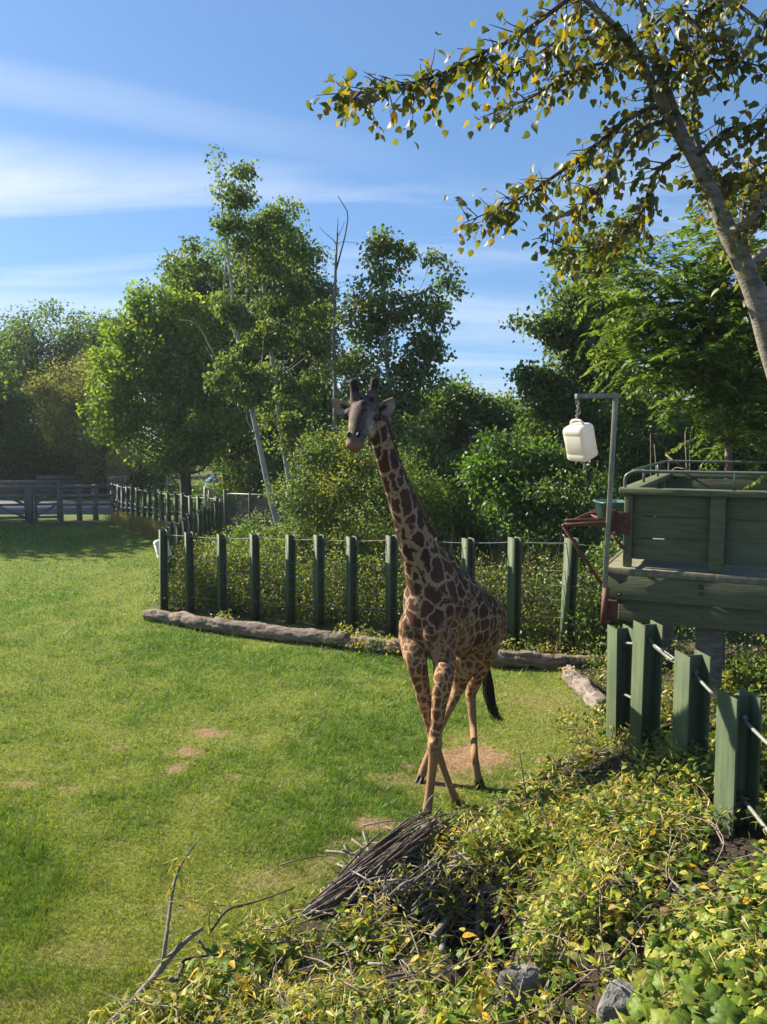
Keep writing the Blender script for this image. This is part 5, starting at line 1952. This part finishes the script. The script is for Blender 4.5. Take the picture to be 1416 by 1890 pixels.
TA, TB_ = np.array([-16.8, 32.6]), np.array([-11.7, 33.6])


def tp(px, z):
    r_ = ray(px, 900)
    k = r_[0] / r_[1]
    d = TB_ - TA
    s = (k * TA[1] - TA[0]) / (d[0] - k * d[1])
    q = TA + d * s
    return np.array([q[0], q[1], z])


tf = thing('timber_fence', 'grey rail and post timber fence between the gates and the curved fence', 'fence', tp(160, 0))
for px, h in ((110, 1.75), (145, 1.58), (175, 1.58), (208, 1.6)):
    m = MB()
    a = tp(px, 0)
    box(m, (a[0] - .09, a[1] - .09, 0), (a[0] + .09, a[1] + .09, h))
    m.build('post', M['timber'], tf)
for z in (1.5, 1.1, .72):
    m = MB()
    tb(m, tp(112, z) + (0, -.12, 0), tp(212, z) + (0, -.12, 0), .05, .12)
    m.build('rail', M['timber'], tf)
for lab, x0, x1, flip in (('far timber gate with diagonal braces, next to the fence posts', 64, 106, 0), ('timber gate leaf at the far left edge of the picture', -6, 46, 1)):
    g = thing('timber_gate', lab, 'gate', tp((x0 + x1) / 2, 0), 'timber gates at the far left')
    for px in (x0, x1):
        m = MB()
        tb(m, tp(px, .05), tp(px, 1.42), .12, .08)
        m.build('upright', M['timber'], g)
    for z in (1.36, .75, .2):
        m = MB()
        tb(m, tp(x0 + 1.5, z) + (0, -.06, 0), tp(x1 - 1.5, z) + (0, -.06, 0), .05, .10)
        m.build('rail', M['timber'], g)
    for z0, z1 in ((.78, 1.32), (.24, .72)):
        for zz0, zz1 in ((z0, z1),):
            m = MB()
            p, q = (x0 + 2, x1 - 2) if not flip else (x1 - 2, x0 + 2)
            tb(m, tp(p, zz0) + (0, -.13, 0), tp(q, zz1) + (0, -.13, 0), .05, .09)
            m.build('brace', M['timber'], g)
gpst = thing('timber_post', 'thick grey timber gate post between the two gate leaves', 'post', tp(53, 0))
m = MB()
a = tp(54, 0)
box(m, (a[0] - .11, a[1] - .1, 0), (a[0] + .11, a[1] + .1, 1.5))
m.build('post_shaft', M['timber'], gpst)
# low stacked plank wall beyond the road
pw = thing('plank_wall', 'long low wall of stacked grey planks beyond the pale road', 'wall', at(100, 930, 45))
for k in range(5):
    m = MB()
    a, b = at(-60, 938, 45.5), at(232, 936, 46.5)
    a[2] = b[2] = .15 + k * .27
    if k == 4:
        a = at(70, 938, 45.9)
        a[2] = .15 + k * .27
        b = at(140, 938, 46.1)
        b[2] = a[2]
    bar(m, a, b, .14, .24)
    m.build('plank', M['timber'], pw)
sp = thing('stone_pillar', 'squat grey stone pillar with a broad cap beyond the far fence', 'pillar', at(218, 930, 42))
a = at(218, 930, 42)
m = MB()
box(m, (a[0] - .32, a[1] - .3, 0), (a[0] + .32, a[1] + .3, 1.15))
m.build('shaft', M['rock'], sp)
m = MB()
box(m, (a[0] - .40, a[1] - .4, 1.15), (a[0] + .40, a[1] + .4, 1.5))
m.build('cap', M['log_pale'], sp)
# things glimpsed beyond the trees
ob = thing('shipping_container', 'orange red box unit glimpsed between the trunks beyond the trees', 'container', at(440, 930, 44))
a, b = at(404, 918, 44), at(462, 918, 44)
m = MB()
box(m, (a[0], 44, .15), (b[0], 46.5, at(440, 878, 44)[2]))
m.build('container_shell', M['orange'], ob)
for k in range(8):
    m = MB()
    x = a[0] + (k + .5) * (b[0] - a[0]) / 8
    box(m, (x - .05, 43.95, .2), (x + .05, 43.998, at(440, 880, 44)[2] - .05))
    m.build('rib', M['orange'], ob)
bt = thing('market_umbrella', 'small blue canopy far behind the far fence', 'umbrella', at(395, 930, 46))
c = at(394, 880, 46)
m = MB()
n = 8
v = [c + (0, 0, .15)] + [c + np.array([.5 * math.cos(i * math.pi / 4), .5 * math.sin(i * math.pi / 4), -.18]) for i in range(8)] + [c + np.array([.5 * math.cos(i * math.pi / 4), .5 * math.sin(i * math.pi / 4), -.34]) for i in range(8)]
m.add(np.array(v), [np.array([[0, 1 + i, 1 + (i + 1) % 8] for i in range(8)]), np.array([[1 + i, 9 + i, 9 + (i + 1) % 8, 1 + (i + 1) % 8] for i in range(8)])])
m.build('canopy', M['blue'], bt)
m = MB()
tube(m, [np.array([c[0], c[1], 0]), c + (0, 0, .1)], .03, 6)
m.build('umbrella_pole', M['galv'], bt)
lp = thing('lamp_post', 'thin pale pole standing beyond the far fence before the maple trunk', 'pole', at(310, 930, 40))
a = at(310, 930, 40)
m = MB()
tube(m, [np.array([a[0], a[1], 0]), at(309, 850, 40)], .05, 8)
m.build('shaft', M['galv'], lp)
m = MB()
tube(m, [at(309, 851, 40), at(311, 847, 40)], .07, 8)
m.build('pole_cap', M['galv'], lp)

# chain-link panel and steel gate frame behind the straight run of posts
cf_ = thing('chain_link_fence', 'chain link panel with steel posts behind the straight run of dark posts', 'fence', at(480, 990, 23.5))
A0, A1 = at(417, 1010, 24), at(545, 1000, 23)
zt, zb = at(480, 913, 23.5)[2], .12
for t in (0, .36, 1):
    m = MB()
    p = A0 * (1 - t) + A1 * t
    tube(m, [np.array([p[0], p[1], -.05]), np.array([p[0], p[1], zt + (.12 if t == 0 else .05)])], .05 if t == 0 else .035, 8)
    m.build('post', M['post'], cf_)
m = MB()
tube(m, [np.array([A0[0], A0[1], zt]), np.array([A1[0], A1[1], zt])], .022, 6)
m.build('top_rail', M['galv'], cf_)
m = MB()
Lh = np.linalg.norm((A1 - A0)[:2])
dxy = (A1 - A0)[:2] / Lh
hh = zt - zb
st = .105
for s in (1, -1):
    for k in range(int((Lh + hh) / st) + 1):
        o_ = k * st - (hh if s > 0 else 0)
        t0, t1 = o_, o_ + s * hh
        if s < 0:
            t0, t1 = k * st, k * st - hh
        lo, hi = 0, 1
        for (pp, dd) in ((t0, t1 - t0),):
            if dd > 0:
                lo, hi = max(lo, (0 - pp) / dd), min(hi, (Lh - pp) / dd)
            else:
                lo, hi = max(lo, (Lh - pp) / dd), min(hi, (0 - pp) / dd)
        if hi <= lo:
            continue
        P0 = np.array([A0[0] + dxy[0] * (t0 + (t1 - t0) * lo), A0[1] + dxy[1] * (t0 + (t1 - t0) * lo) + .004 * s, zb + hh * lo])
        P1 = np.array([A0[0] + dxy[0] * (t0 + (t1 - t0) * hi), A0[1] + dxy[1] * (t0 + (t1 - t0) * hi) + .004 * s, zb + hh * hi])
        tube(m, [P0, P1], .0055, 4, cap=False)
mm_ = m.build('wire_mesh', M['galv'], cf_)
mm_['kind'] = 'stuff'
sg = thing('steel_gate', 'tall steel gate frame with a pale sloping top bar at the back corner', 'gate', at(385, 985, 25))
for a, b, r_, mt in (((379, 985), (378, 898), .035, 'galv'), ((378, 897), (407, 918), .045, 'cable'), ((407, 985), (407, 917), .035, 'dark'), ((379, 985), (386, 903), .018, 'galv'), ((405, 985), (398, 915), .018, 'galv'), ((379, 945), (407, 945), .025, 'dark'), ((379, 978), (407, 978), .025, 'dark')):
    m = MB()
    tube(m, [at(*a, 25.2), at(*b, 25.2)], r_, 7)
    m.build('frame_bar', M[mt], sg)
ld = thing('sun_stripes', 'row of pale bars imitating sunlit gaps beside the straight run of posts', 'sun_stripes', gnd(345, 1088) * (1, 1, 0))  # white crossbars built to imitate sunlight striping the ground between the posts
l0, l1 = at(338, 1092, 17.2), at(404, 1000, 20.5)
sdv = np.array([.13, -.02, 0])
for s in (-1, 1):
    m = MB()
    bar(m, l0 + sdv * s, l1 + sdv * s, .03, .05)
    m.build('rail', M['dark'], ld)
for k in range(11):
    t = (k + .5) / 11
    c = l0 + (l1 - l0) * t
    m = MB()
    bar(m, c - sdv * 1.1, c + sdv * 1.1, .14, .04, ref=unit(l1 - l0))
    m.build('sun_stripe', M['white'], ld)

# ------------------------------------------------------------------ vine mound
ROCK1, ROCK2 = hit(965, 1824, .02), hit(1150, 1866, .03)


def mpos(n, x0, x1, y0, y1, smin=.05):
    out = []
    while len(out) < n:
        x = x0 + (x1 - x0) * R.random(n * 2)
        y = y0 + (y1 - y0) * R.random(n * 2) ** 1.0
        s = edge_dist(x, y)
        ok = (s > smin) & (np.abs(x) < .56 * y + .6) & (R.random(n * 2) < 1.15 - .055 * y)
        hol = 1.6 * np.exp(-(((x - .72) / .40) ** 2 + ((y - 5.18) / .42) ** 2) ** 1.3)
        for q_ in P[3:40:5]:                                # keep the bark log and the boulders clear
            hol = np.maximum(hol, 1.5 * np.exp(-(((x - q_[0] + .02) / .16) ** 2 + ((y - q_[1] + .07) / .18) ** 2) ** 2))
        for q_ in (ROCK1, ROCK2):
            hol = np.maximum(hol, 1.5 * np.exp(-(((x - q_[0] * .96) / .16) ** 2 + ((y - q_[1] + .10) / .18) ** 2) ** 2))
        hol = np.maximum(hol, 1.5 * np.exp(-(((x - rt[3][0] + .08) / .30) ** 2 + ((y - rt[3][1] + .28) / .34) ** 2) ** 2))
        gap = sstep(.42, .56, fbm(x * 2.6 + 5, y * 2.6 + 50, 3))
        ok &= (R.random(n * 2) > hol) & (R.random(n * 2) > gap * .93)
        ok &= R.random(n * 2) < .25 + .75 * sstep(.1, .5, s)
        out += list(zip(x[ok], y[ok]))
    return np.array(out[:n])


VG = np.array([(.075, .130, .018), (.125, .19, .026), (.23, .265, .036), (.34, .33, .055), (.40, .34, .10), (.50, .32, .035), (.30, .20, .09), (.20, .125, .06)])
m = MB()
NS, KL = 11500, 10
p = mpos(NS, -2.6, 5.2, 3.0, 9.6)
z = gz(p[:, 0], p[:, 1])
dens = fbm(p[:, 0] * 1.6, p[:, 1] * 1.6, 3)
hgt = (.05 + .38 * R.random(NS) ** 1.5 * (.25 + dens)) * (.35 + .65 * sstep(.1, 1.3, edge_dist(p[:, 0], p[:, 1])))
lean = R.normal(size=(NS, 2)) * .55 + np.array([-.15, -.1])
b0 = np.stack([p[:, 0], p[:, 1], z - .02], -1)
yel = fbm(p[:, 0] * .9 + 20, p[:, 1] * .9, 3)
stemv = []
allC, allA, allN, allL, allW, allc, = [], [], [], [], [], []
# narrower, yellower vine up the slope; broader and greener leaves at the near right
right_ = sstep(.2, 2.2, p[:, 0] - (p[:, 1] - 4.2) * .45)
sp_c = np.where(R.random(NS) < .22 + .55 * (1 - right_) * yel * 1.5, 1, 0)
for k in range(KL):
    t = (k + .6) / KL
    q = b0 + np.stack([lean[:, 0] * hgt * t, lean[:, 1] * hgt * t, hgt * (t - .35 * t * t) * 1.35], -1)
    a_ = R.random(NS) * 2 * math.pi
    A = np.stack([np.cos(a_), np.sin(a_), -.35 + .5 * R.normal(size=NS)], -1)
    allC.append(q + R.normal(size=(NS, 3)) * .02)
    allA.append(A)
    allN.append(np.stack([R.normal(size=NS) * .4, R.normal(size=NS) * .4 - .1, np.ones(NS)], -1))
    ov = R.random(NS) < .14 + .5 * right_
    allL.append(np.where(ov, .050 + .030 * R.random(NS), .058 + .045 * R.random(NS)))
    allW.append(np.where(ov, .028 + .018 * R.random(NS), .0085 + .007 * R.random(NS)))
    ci = np.where(sp_c == 1, R.choice(8, NS, p=[.10, .20, .26, .22, .13, .03, .03, .03]), R.choice(8, NS, p=[.26, .27, .24, .13, .05, .02, .015, .015]))
    allc.append(VG[ci] * (.75 + .5 * R.random((NS, 1))))
leaves(m, np.concatenate(allC), np.concatenate(allA), np.concatenate(allN), np.concatenate(allL), np.concatenate(allW), np.concatenate(allc), 'lance')
# bigger, greener leaves pushing through in places
K = 5200
p2 = mpos(K, -2.4, 4.6, 3.0, 9.2, .25)
ww = fbm(p2[:, 0] * 2.1 + 60, p2[:, 1] * 2.1, 2)
p2 = p2[R.random(K) < sstep(.35, .62, ww)]
K = len(p2)
a_ = R.random(K) * 2 * math.pi
leaves(m, np.stack([p2[:, 0], p2[:, 1], gz(p2[:, 0], p2[:, 1]) + .05 + .20 * R.random(K)], -1), np.stack([np.cos(a_), np.sin(a_), -.5 + .4 * R.normal(size=K)], -1),
       np.stack([R.normal(size=K) * .45, R.normal(size=K) * .45 - .2, np.ones(K)], -1), .055 + .05 * R.random(K), .034 + .026 * R.random(K),
       VG[R.choice(8, K, p=[.34, .30, .18, .08, .02, .06, .01, .01])] * (.75 + .5 * R.random((K, 1))), 'ovate')
# straw coloured withered leaves hanging in bunches
K = 620
p2 = mpos(K, -2.4, 4.2, 3.0, 9.2, .2)
kk = 12
C = np.repeat(np.stack([p2[:, 0], p2[:, 1], gz(p2[:, 0], p2[:, 1]) + .10 + .18 * R.random(K)], -1), kk, 0) + R.normal(size=(K * kk, 3)) * .035
a_ = R.random(K * kk) * 2 * math.pi
leaves(m, C, np.stack([np.cos(a_), np.sin(a_), -.55 + .6 * R.normal(size=K * kk)], -1), rdir(K * kk), .06 + .06 * R.random(K * kk), .005 + .006 * R.random(K * kk),
       np.array([(.46, .40, .14), (.38, .33, .08), (.50, .42, .20), (.30, .26, .06)])[R.integers(0, 4, K * kk)] * (.75 + .5 * R.random((K * kk, 1))), 'lance')
tag(m.build('vine_cover', M['vine']), 'tangle of narrow yellow green vine leaves smothering the mound', 'vines', kind='stuff')
# dead stems and runners under the leaves
m = MB()
sel = R.permutation(NS)[:3600]
for i in sel:
    e = b0[i] + np.array([lean[i, 0] * hgt[i] * 1.3, lean[i, 1] * hgt[i] * 1.3, hgt[i] * .95])
    q = catmull([b0[i], (b0[i] + e) / 2 + R.normal(size=3) * .03, e], 5)
    tube(m, q, np.linspace(.0042, .0018, 5), 3, cap=False)
pp = mpos(700, -2.2, 4.5, 3.2, 9.2)
for x, y in pp:
    a_ = R.random() * 2 * math.pi
    L_ = .25 + .55 * R.random()
    pts = []
    for t in np.linspace(-.5, .5, 4):
        xx, yy = x + math.cos(a_) * L_ * t + R.normal() * .03, y + math.sin(a_) * L_ * t + R.normal() * .03
        pts.append((xx, yy, float(gz(xx, yy)) + .02 + .12 * R.random()))
    tube(m, catmull(pts, 9), np.linspace(.0065, .003, 9), 4, cap=False)
tag(m.build('vine_stems', M['twig']), 'mat of thin dry stems and runners beneath the vine leaves', 'stems', kind='stuff')

# loose dead branches on the mound
def stick(label, pts, r, mat='twig', side_=(), grp='dead branches lying on the vine mound'):
    q = catmull([np.array(p_, float) for p_ in pts], 24)
    root = thing('dead_branch', label, 'branch', q[0], grp)
    m = MB()
    i = np.arange(24)[:, None]
    th = np.arange(9)[None]
    tube(m, q, np.linspace(r, r * .45, 24), 9, ridge=1 + .16 * (vnoise(i * .6 + r * 900, th * 1.1) - .5) * 2)
    m.build('stem', M[mat], root, True)
    for s, rr in side_:
        m = MB()
        qq = catmull([np.array(p_, float) for p_ in s], 12)
        tube(m, qq, np.linspace(rr, rr * .35, 12), 7)
        m.build('side_twig', M[mat], root, True)


def mp_(px, py, Y, _n=[0]):
    _n[0] += 1
    q = at(px, py, Y)
    h0 = hit(px, py, .015)
    return q if q[1] < h0[1] else h0          # never below the ground


stick('thick crooked grey branch rising from the bottom left corner, forked at its tip', [mp_(150, 1950, 4.35), mp_(215, 1880, 4.5), mp_(275, 1815, 4.62), mp_(315, 1765, 4.72), mp_(345, 1735, 4.8), mp_(374, 1713, 4.9)], .030, 'twig',
      [([mp_(300, 1785, 4.68), mp_(306, 1735, 4.75), mp_(312, 1690, 4.9), mp_(322, 1630, 5.0), mp_(335, 1595, 5.05), mp_(362, 1555, 5.15)], .016),
       ([mp_(312, 1805, 4.68), mp_(335, 1820, 4.66), mp_(365, 1850, 4.6), mp_(385, 1880, 4.5)], .017), ([mp_(366, 1735, 4.85), mp_(380, 1755, 4.85), mp_(398, 1785, 4.8)], .013),
       ([mp_(300, 1770, 4.7), mp_(285, 1775, 4.72), mp_(272, 1787, 4.72)], .006)])
stick('dark slender branch reaching out over the lawn left of the bark log', [mp_(388, 1720, 4.95), mp_(420, 1680, 5.1), mp_(460, 1668, 5.2), mp_(500, 1655, 5.3), mp_(545, 1638, 5.4)], .010, 'twig_dark',
      [([mp_(388, 1720, 4.95), mp_(386, 1690, 5.0), mp_(394, 1672, 5.05)], .006)])
stick('second dark branch lying low at the bottom left below the forked one', [mp_(290, 1900, 4.45), mp_(335, 1790, 4.75), mp_(345, 1770, 4.8), mp_(420, 1760, 4.9)], .016, 'twig_dark')
stick('pale straight branch leaning across the bark log toward the giraffe hoof', [mp_(690, 1630, 5.95), mp_(730, 1615, 6.0), mp_(800, 1590, 6.1), mp_(850, 1570, 6.1)], .024, 'twig')
stick('curved thin branch arching up in front of the giraffe front hoof', [mp_(755, 1590, 6.3), mp_(770, 1540, 6.6), mp_(785, 1490, 6.75), mp_(800, 1468, 6.8), mp_(815, 1478, 6.8)], .009, 'twig',
      [([mp_(784, 1495, 6.75), mp_(800, 1490, 6.75), mp_(815, 1494, 6.75)], .005)])
stick('thin dark upright twig standing on the mound right of the hind hooves', [mp_(985, 1570, 6.2), mp_(978, 1520, 6.2), mp_(968, 1450, 6.3), mp_(960, 1390, 6.4)], .009, 'twig_dark', [([mp_(978, 1520, 6.2), mp_(990, 1480, 6.2), mp_(1004, 1440, 6.3)], .005)])
stick('long grey branch slanting down the slope beneath the near beams', [mp_(1170, 1545, 5.6), mp_(1225, 1590, 5.35), mp_(1290, 1640, 5.1), mp_(1345, 1680, 4.9)], .018, 'twig')
stick('dead branch in the shaded strip below the second beam', [mp_(1000, 1500, 6.5), mp_(1070, 1460, 6.7), mp_(1130, 1425, 6.9)], .015, 'twig_dark')
HS = [([(880, 1760), (882, 1700), (888, 1660), (905, 1620)], 5.05, .026, 'thickest grey stick standing in the dark hollow'), ([(890, 1705), (915, 1670), (945, 1640)], 5.1, .022, 'grey stick leaning right in the dark hollow'),
      ([(800, 1730), (830, 1690), (870, 1630), (880, 1600)], 5.3, .022, 'grey stick at the left rim of the dark hollow'), ([(815, 1755), (822, 1720), (818, 1695)], 5.1, .017, 'short bent stick at the lower left of the hollow'),
      ([(890, 1765), (930, 1700), (960, 1660)], 4.9, .012, 'thin diagonal stick across the middle of the hollow'), ([(870, 1690), (950, 1720), (1020, 1708)], 4.95, .013, 'thin level stick crossing the hollow floor'),
      ([(760, 1640), (800, 1630), (870, 1622)], 5.7, .018, 'grey stick lying level above the hollow'), ([(700, 1660), (745, 1650), (815, 1655)], 5.55, .016, 'grey stick lying beside the bark log foot'),
      ([(640, 1640), (690, 1625), (760, 1612)], 5.85, .013, 'slender stick resting on top of the bark log'), ([(720, 1700), (790, 1690), (850, 1700)], 5.3, .011, 'brown stick poking out of vines left of the hollow'),
      ([(600, 1730), (640, 1760), (655, 1830)], 4.75, .010, 'thin stick curving down among the lower left vines'), ([(960, 1650), (1010, 1685), (1050, 1740)], 4.9, .010, 'red brown stick on the right rim of the hollow'),
      ([(955, 1770), (975, 1850), (1030, 1900)], 4.35, .009, 'thin brown stick drooping over the left boulder'), ([(690, 1810), (760, 1800), (830, 1850)], 4.45, .009, 'thin twig looping over vines near the bottom edge')]
for pts, Y, r, lab in HS:
    stick(lab, [hit(a, b, .03 + .09 * abs(math.sin(k * 2.3 + a))) for k, (a, b) in enumerate(pts)], r * 1.15, 'twig' if r > .0125 else 'twig_dark')

root = thing('brush_pile', 'heap of thin dead sticks and roots between the bark log and the dark hollow', 'brush pile', hit(800, 1640))
m = MB()
for k in range(230):
    px, py = (800 + R.normal() * 95, 1650 + R.normal() * 62) if k < 160 else (715 + R.normal() * 60, 1612 + R.normal() * 28)
    a_ = R.normal() * .5 + (-.5 if R.random() < .6 else .7)
    L_ = R.uniform(40, 120)
    pts = [hit(px + math.cos(a_) * L_ * t, py + math.sin(a_) * L_ * t + 18 * t * t, .02 + (.15 if k < 160 else .24) * R.random()) for t in (-.5, 0, .5)]
    if np.linalg.norm(pts[0] - pts[2]) > 1.1:
        continue
    tube(m, catmull(pts, 8), np.linspace(.0095, .004, 8) * R.uniform(.5, 1.3), 5)
o = m.build('stick', M['twig'], root)
o['kind'] = 'stuff'
# withered leaves caught on the twigs at the lower left
tl_ = thing('leafy_twig', 'wisps of straw yellow leaves caught on the upright twig at the lower left', 'twig', at(330, 1600, 5.05))
m = MB()
for px, py, Y, k, s in ((340, 1585, 5.08, 22, .03), (330, 1605, 5.04, 26, .04), (322, 1640, 5.0, 20, .04), (345, 1660, 5.0, 24, .06), (380, 1665, 5.05, 26, .06), (420, 1672, 5.1, 22, .06), (460, 1668, 5.2, 12, .05), (300, 1700, 4.9, 12, .04), (372, 1715, 4.9, 14, .05), (280, 1800, 4.6, 16, .06)):
    C = at(px, py, Y) + R.normal(size=(k, 3)) * s
    leaves(m, C, rdir(k) + np.array([0, 0, -.6]), rdir(k), .04 + .05 * R.random(k), .006 + .008 * R.random(k), VG[R.choice(8, k, p=[.05, .12, .2, .25, .28, .04, .04, .02])], 'lance')
m.build('leaves', M['vine'], tl_)
m = MB()
for a, b in (((330, 1605), (345, 1660)), ((345, 1660), (420, 1672)), ((420, 1672), (460, 1668))):
    tube(m, catmull([at(*a, 5.05), at((a[0] + b[0]) / 2, (a[1] + b[1]) / 2 + 6, 5.03), at(*b, 5.1)], 8), .003, 4)
m.build('twig_stem', M['twig_dark'], tl_)


# two boulders
def boulder(label, c, r, seed, rot):
    root = thing('boulder', label, 'rock', c)
    m = MB()
    ellipsoid(m, (0, 0, 0), (1, 1, 1), nu=40, nv=24)
    v = m.v[0]
    rr = random.Random(seed)
    k = np.ones(len(v)) * 3
    for _ in range(15):                 # chiselled planes
        d = unit(np.array([rr.gauss(0, 1), rr.gauss(0, 1), rr.gauss(0, .8)]))
        h = .62 + .3 * rr.random()
        dt = v @ d
        k = np.minimum(k, np.where(dt > .05, h / np.maximum(dt, .05), 3))
    v = v * np.minimum(k, 1.05)[:, None]
    v = v * (1 + .06 * (fbm(v[:, 0] * 3 + seed, v[:, 1] * 3 + v[:, 2] * 2.3, 4) - .5)[:, None])
    v = v * np.array(r)
    v = v @ np.array(Matrix.Rotation(rot, 3, 'Z')).T + np.array(c)
    m.v[0] = v
    o = m.build('stone', M['rock'], root, True)
    return root


boulder('flat topped grey boulder half buried below the dark hollow', ROCK1, (.20, .16, .145), 3, .3)
boulder('pointed grey boulder near the bottom right, below the other boulder', ROCK2, (.17, .15, .20), 8, 1.0)

# grape vine with broad lobed leaves, bottom right
gvx = thing('grape_vine', 'bright green grape vine with broad lobed leaves in the bottom right corner', 'vine', (1.9, 3.9, .8))


def grape_mesh(col, seed):
    rr = random.Random(seed)
    out = [(0, -.02), (.16, -.16), (.34, -.12), (.44, .06), (.36, .18), (.52, .30), (.50, .46), (.36, .50), (.34, .62), (.24, .68), (.16, .80), (0, 1.0)]
    prof = out + [(-x, y) for x, y in out[-2:0:-1]]
    v = [(0, .25, .06)]
    cz = .18 + .25 * rr.random()
    for k, (x, y) in enumerate(prof):
        s = 1 + rr.uniform(-.06, .06)
        v.append((x * s, .25 + (y - .25) * s, -cz * (x * x + (y - .3) ** 2) * 1.1 + rr.uniform(-.03, .03)))
    n = len(prof)
    mid = [(a * .55, .25 + (b - .25) * .55, .03 + rr.uniform(-.02, .02)) for a, b in prof]
    v += mid
    f3 = [[0, 1 + n + k, 1 + n + (k + 1) % n] for k in range(n)]
    f4 = [[1 + n + k, 1 + k, 1 + (k + 1) % n, 1 + n + (k + 1) % n] for k in range(n)]
    m = MB()
    m.add(np.array(v), [np.array(f3), np.array(f4)], col)
    return m.mesh('leaf', M['lobed'], True)


gc = [(.10, .175, .022), (.14, .215, .026), (.085, .15, .022), (.19, .235, .035), (.25, .26, .05)]
gms = [grape_mesh(np.array(gc[k % 5]) * (.85 + .3 * R.random()), k) for k in range(10)]
K = 0
for _ in range(4000):
    px, py = 1130 + 330 * R.random(), 1560 + 380 * R.random()
    if (px - 1130) / 300 + (py - 1560) / 330 < .75 + .3 * R.random():
        continue
    g = None
    for Y in np.linspace(6.2, 3.0, 60):     # where this ray meets the leafy surface
        q = at(px, py, Y)
        if q[2] > float(gz(q[0], q[1])) + .10 + .12 * R.random():
            g = q
            break
    if g is None:
        continue
    N = unit(np.array([R.normal() * .35 - .15, R.normal() * .35 - .45, 1.0]))
    a_ = R.random() * 2 * math.pi
    A = unit(np.cross(N, np.array([math.cos(a_), math.sin(a_), 0])))
    S = np.cross(A, N)
    sz = (.055 + .05 * R.random()) * (.75 + .6 * max(0, (py - 1600) / 330))
    o = put('leaf', gms[R.integers(0, 10)], gvx)
    o.matrix_parent_inverse = Matrix.Identity(4)
    o.matrix_basis = Matrix.Translation(Vector(g) - gvx.location) @ Matrix(((S[0], A[0], N[0], 0), (S[1], A[1], N[1], 0), (S[2], A[2], N[2], 0), (0, 0, 0, 1))) @ Matrix.Scale(sz, 4)
    K += 1
    if K >= 290:
        break
m = MB()
for k in range(26):
    x, y = 1.2 + 1.8 * R.random(), 3.3 + 2.2 * R.random()
    pts = []
    a_ = R.random() * 6.28
    for t in np.linspace(0, 1, 5):
        xx, yy = x + math.cos(a_) * t * .9 + R.normal() * .05, y + math.sin(a_) * t * .9 + R.normal() * .05
        pts.append((xx, yy, float(gz(xx, yy)) + .16 + .06 * R.random()))
    tube(m, catmull(pts, 14), .004, 5)
m.build('tendrils', M['bark_pink'], gvx)['kind'] = 'stuff'
tri = sum(len(o.data.polygons) for o in SC.objects if o.type == 'MESH')
print('faces', tri, 'objects', len(SC.objects))

# thin bluish volume added over everything to imitate a lens flare veil
m = MB()
box(m, (-1700, -1700, -1.5), (1700, 1700, 22))
hm, ht_, ho = material('thin_veil_haze')
pv = nn(ht_, 'ShaderNodeVolumePrincipled', i_Density=.0004)
pv.inputs['Color'].default_value = (.82, .88, 1, 1)
pv.inputs['Anisotropy'].default_value = .2
ht_.links.new(pv.outputs[0], ho.inputs['Volume'])
tag(m.build('veil_haze', hm), kind='stuff')
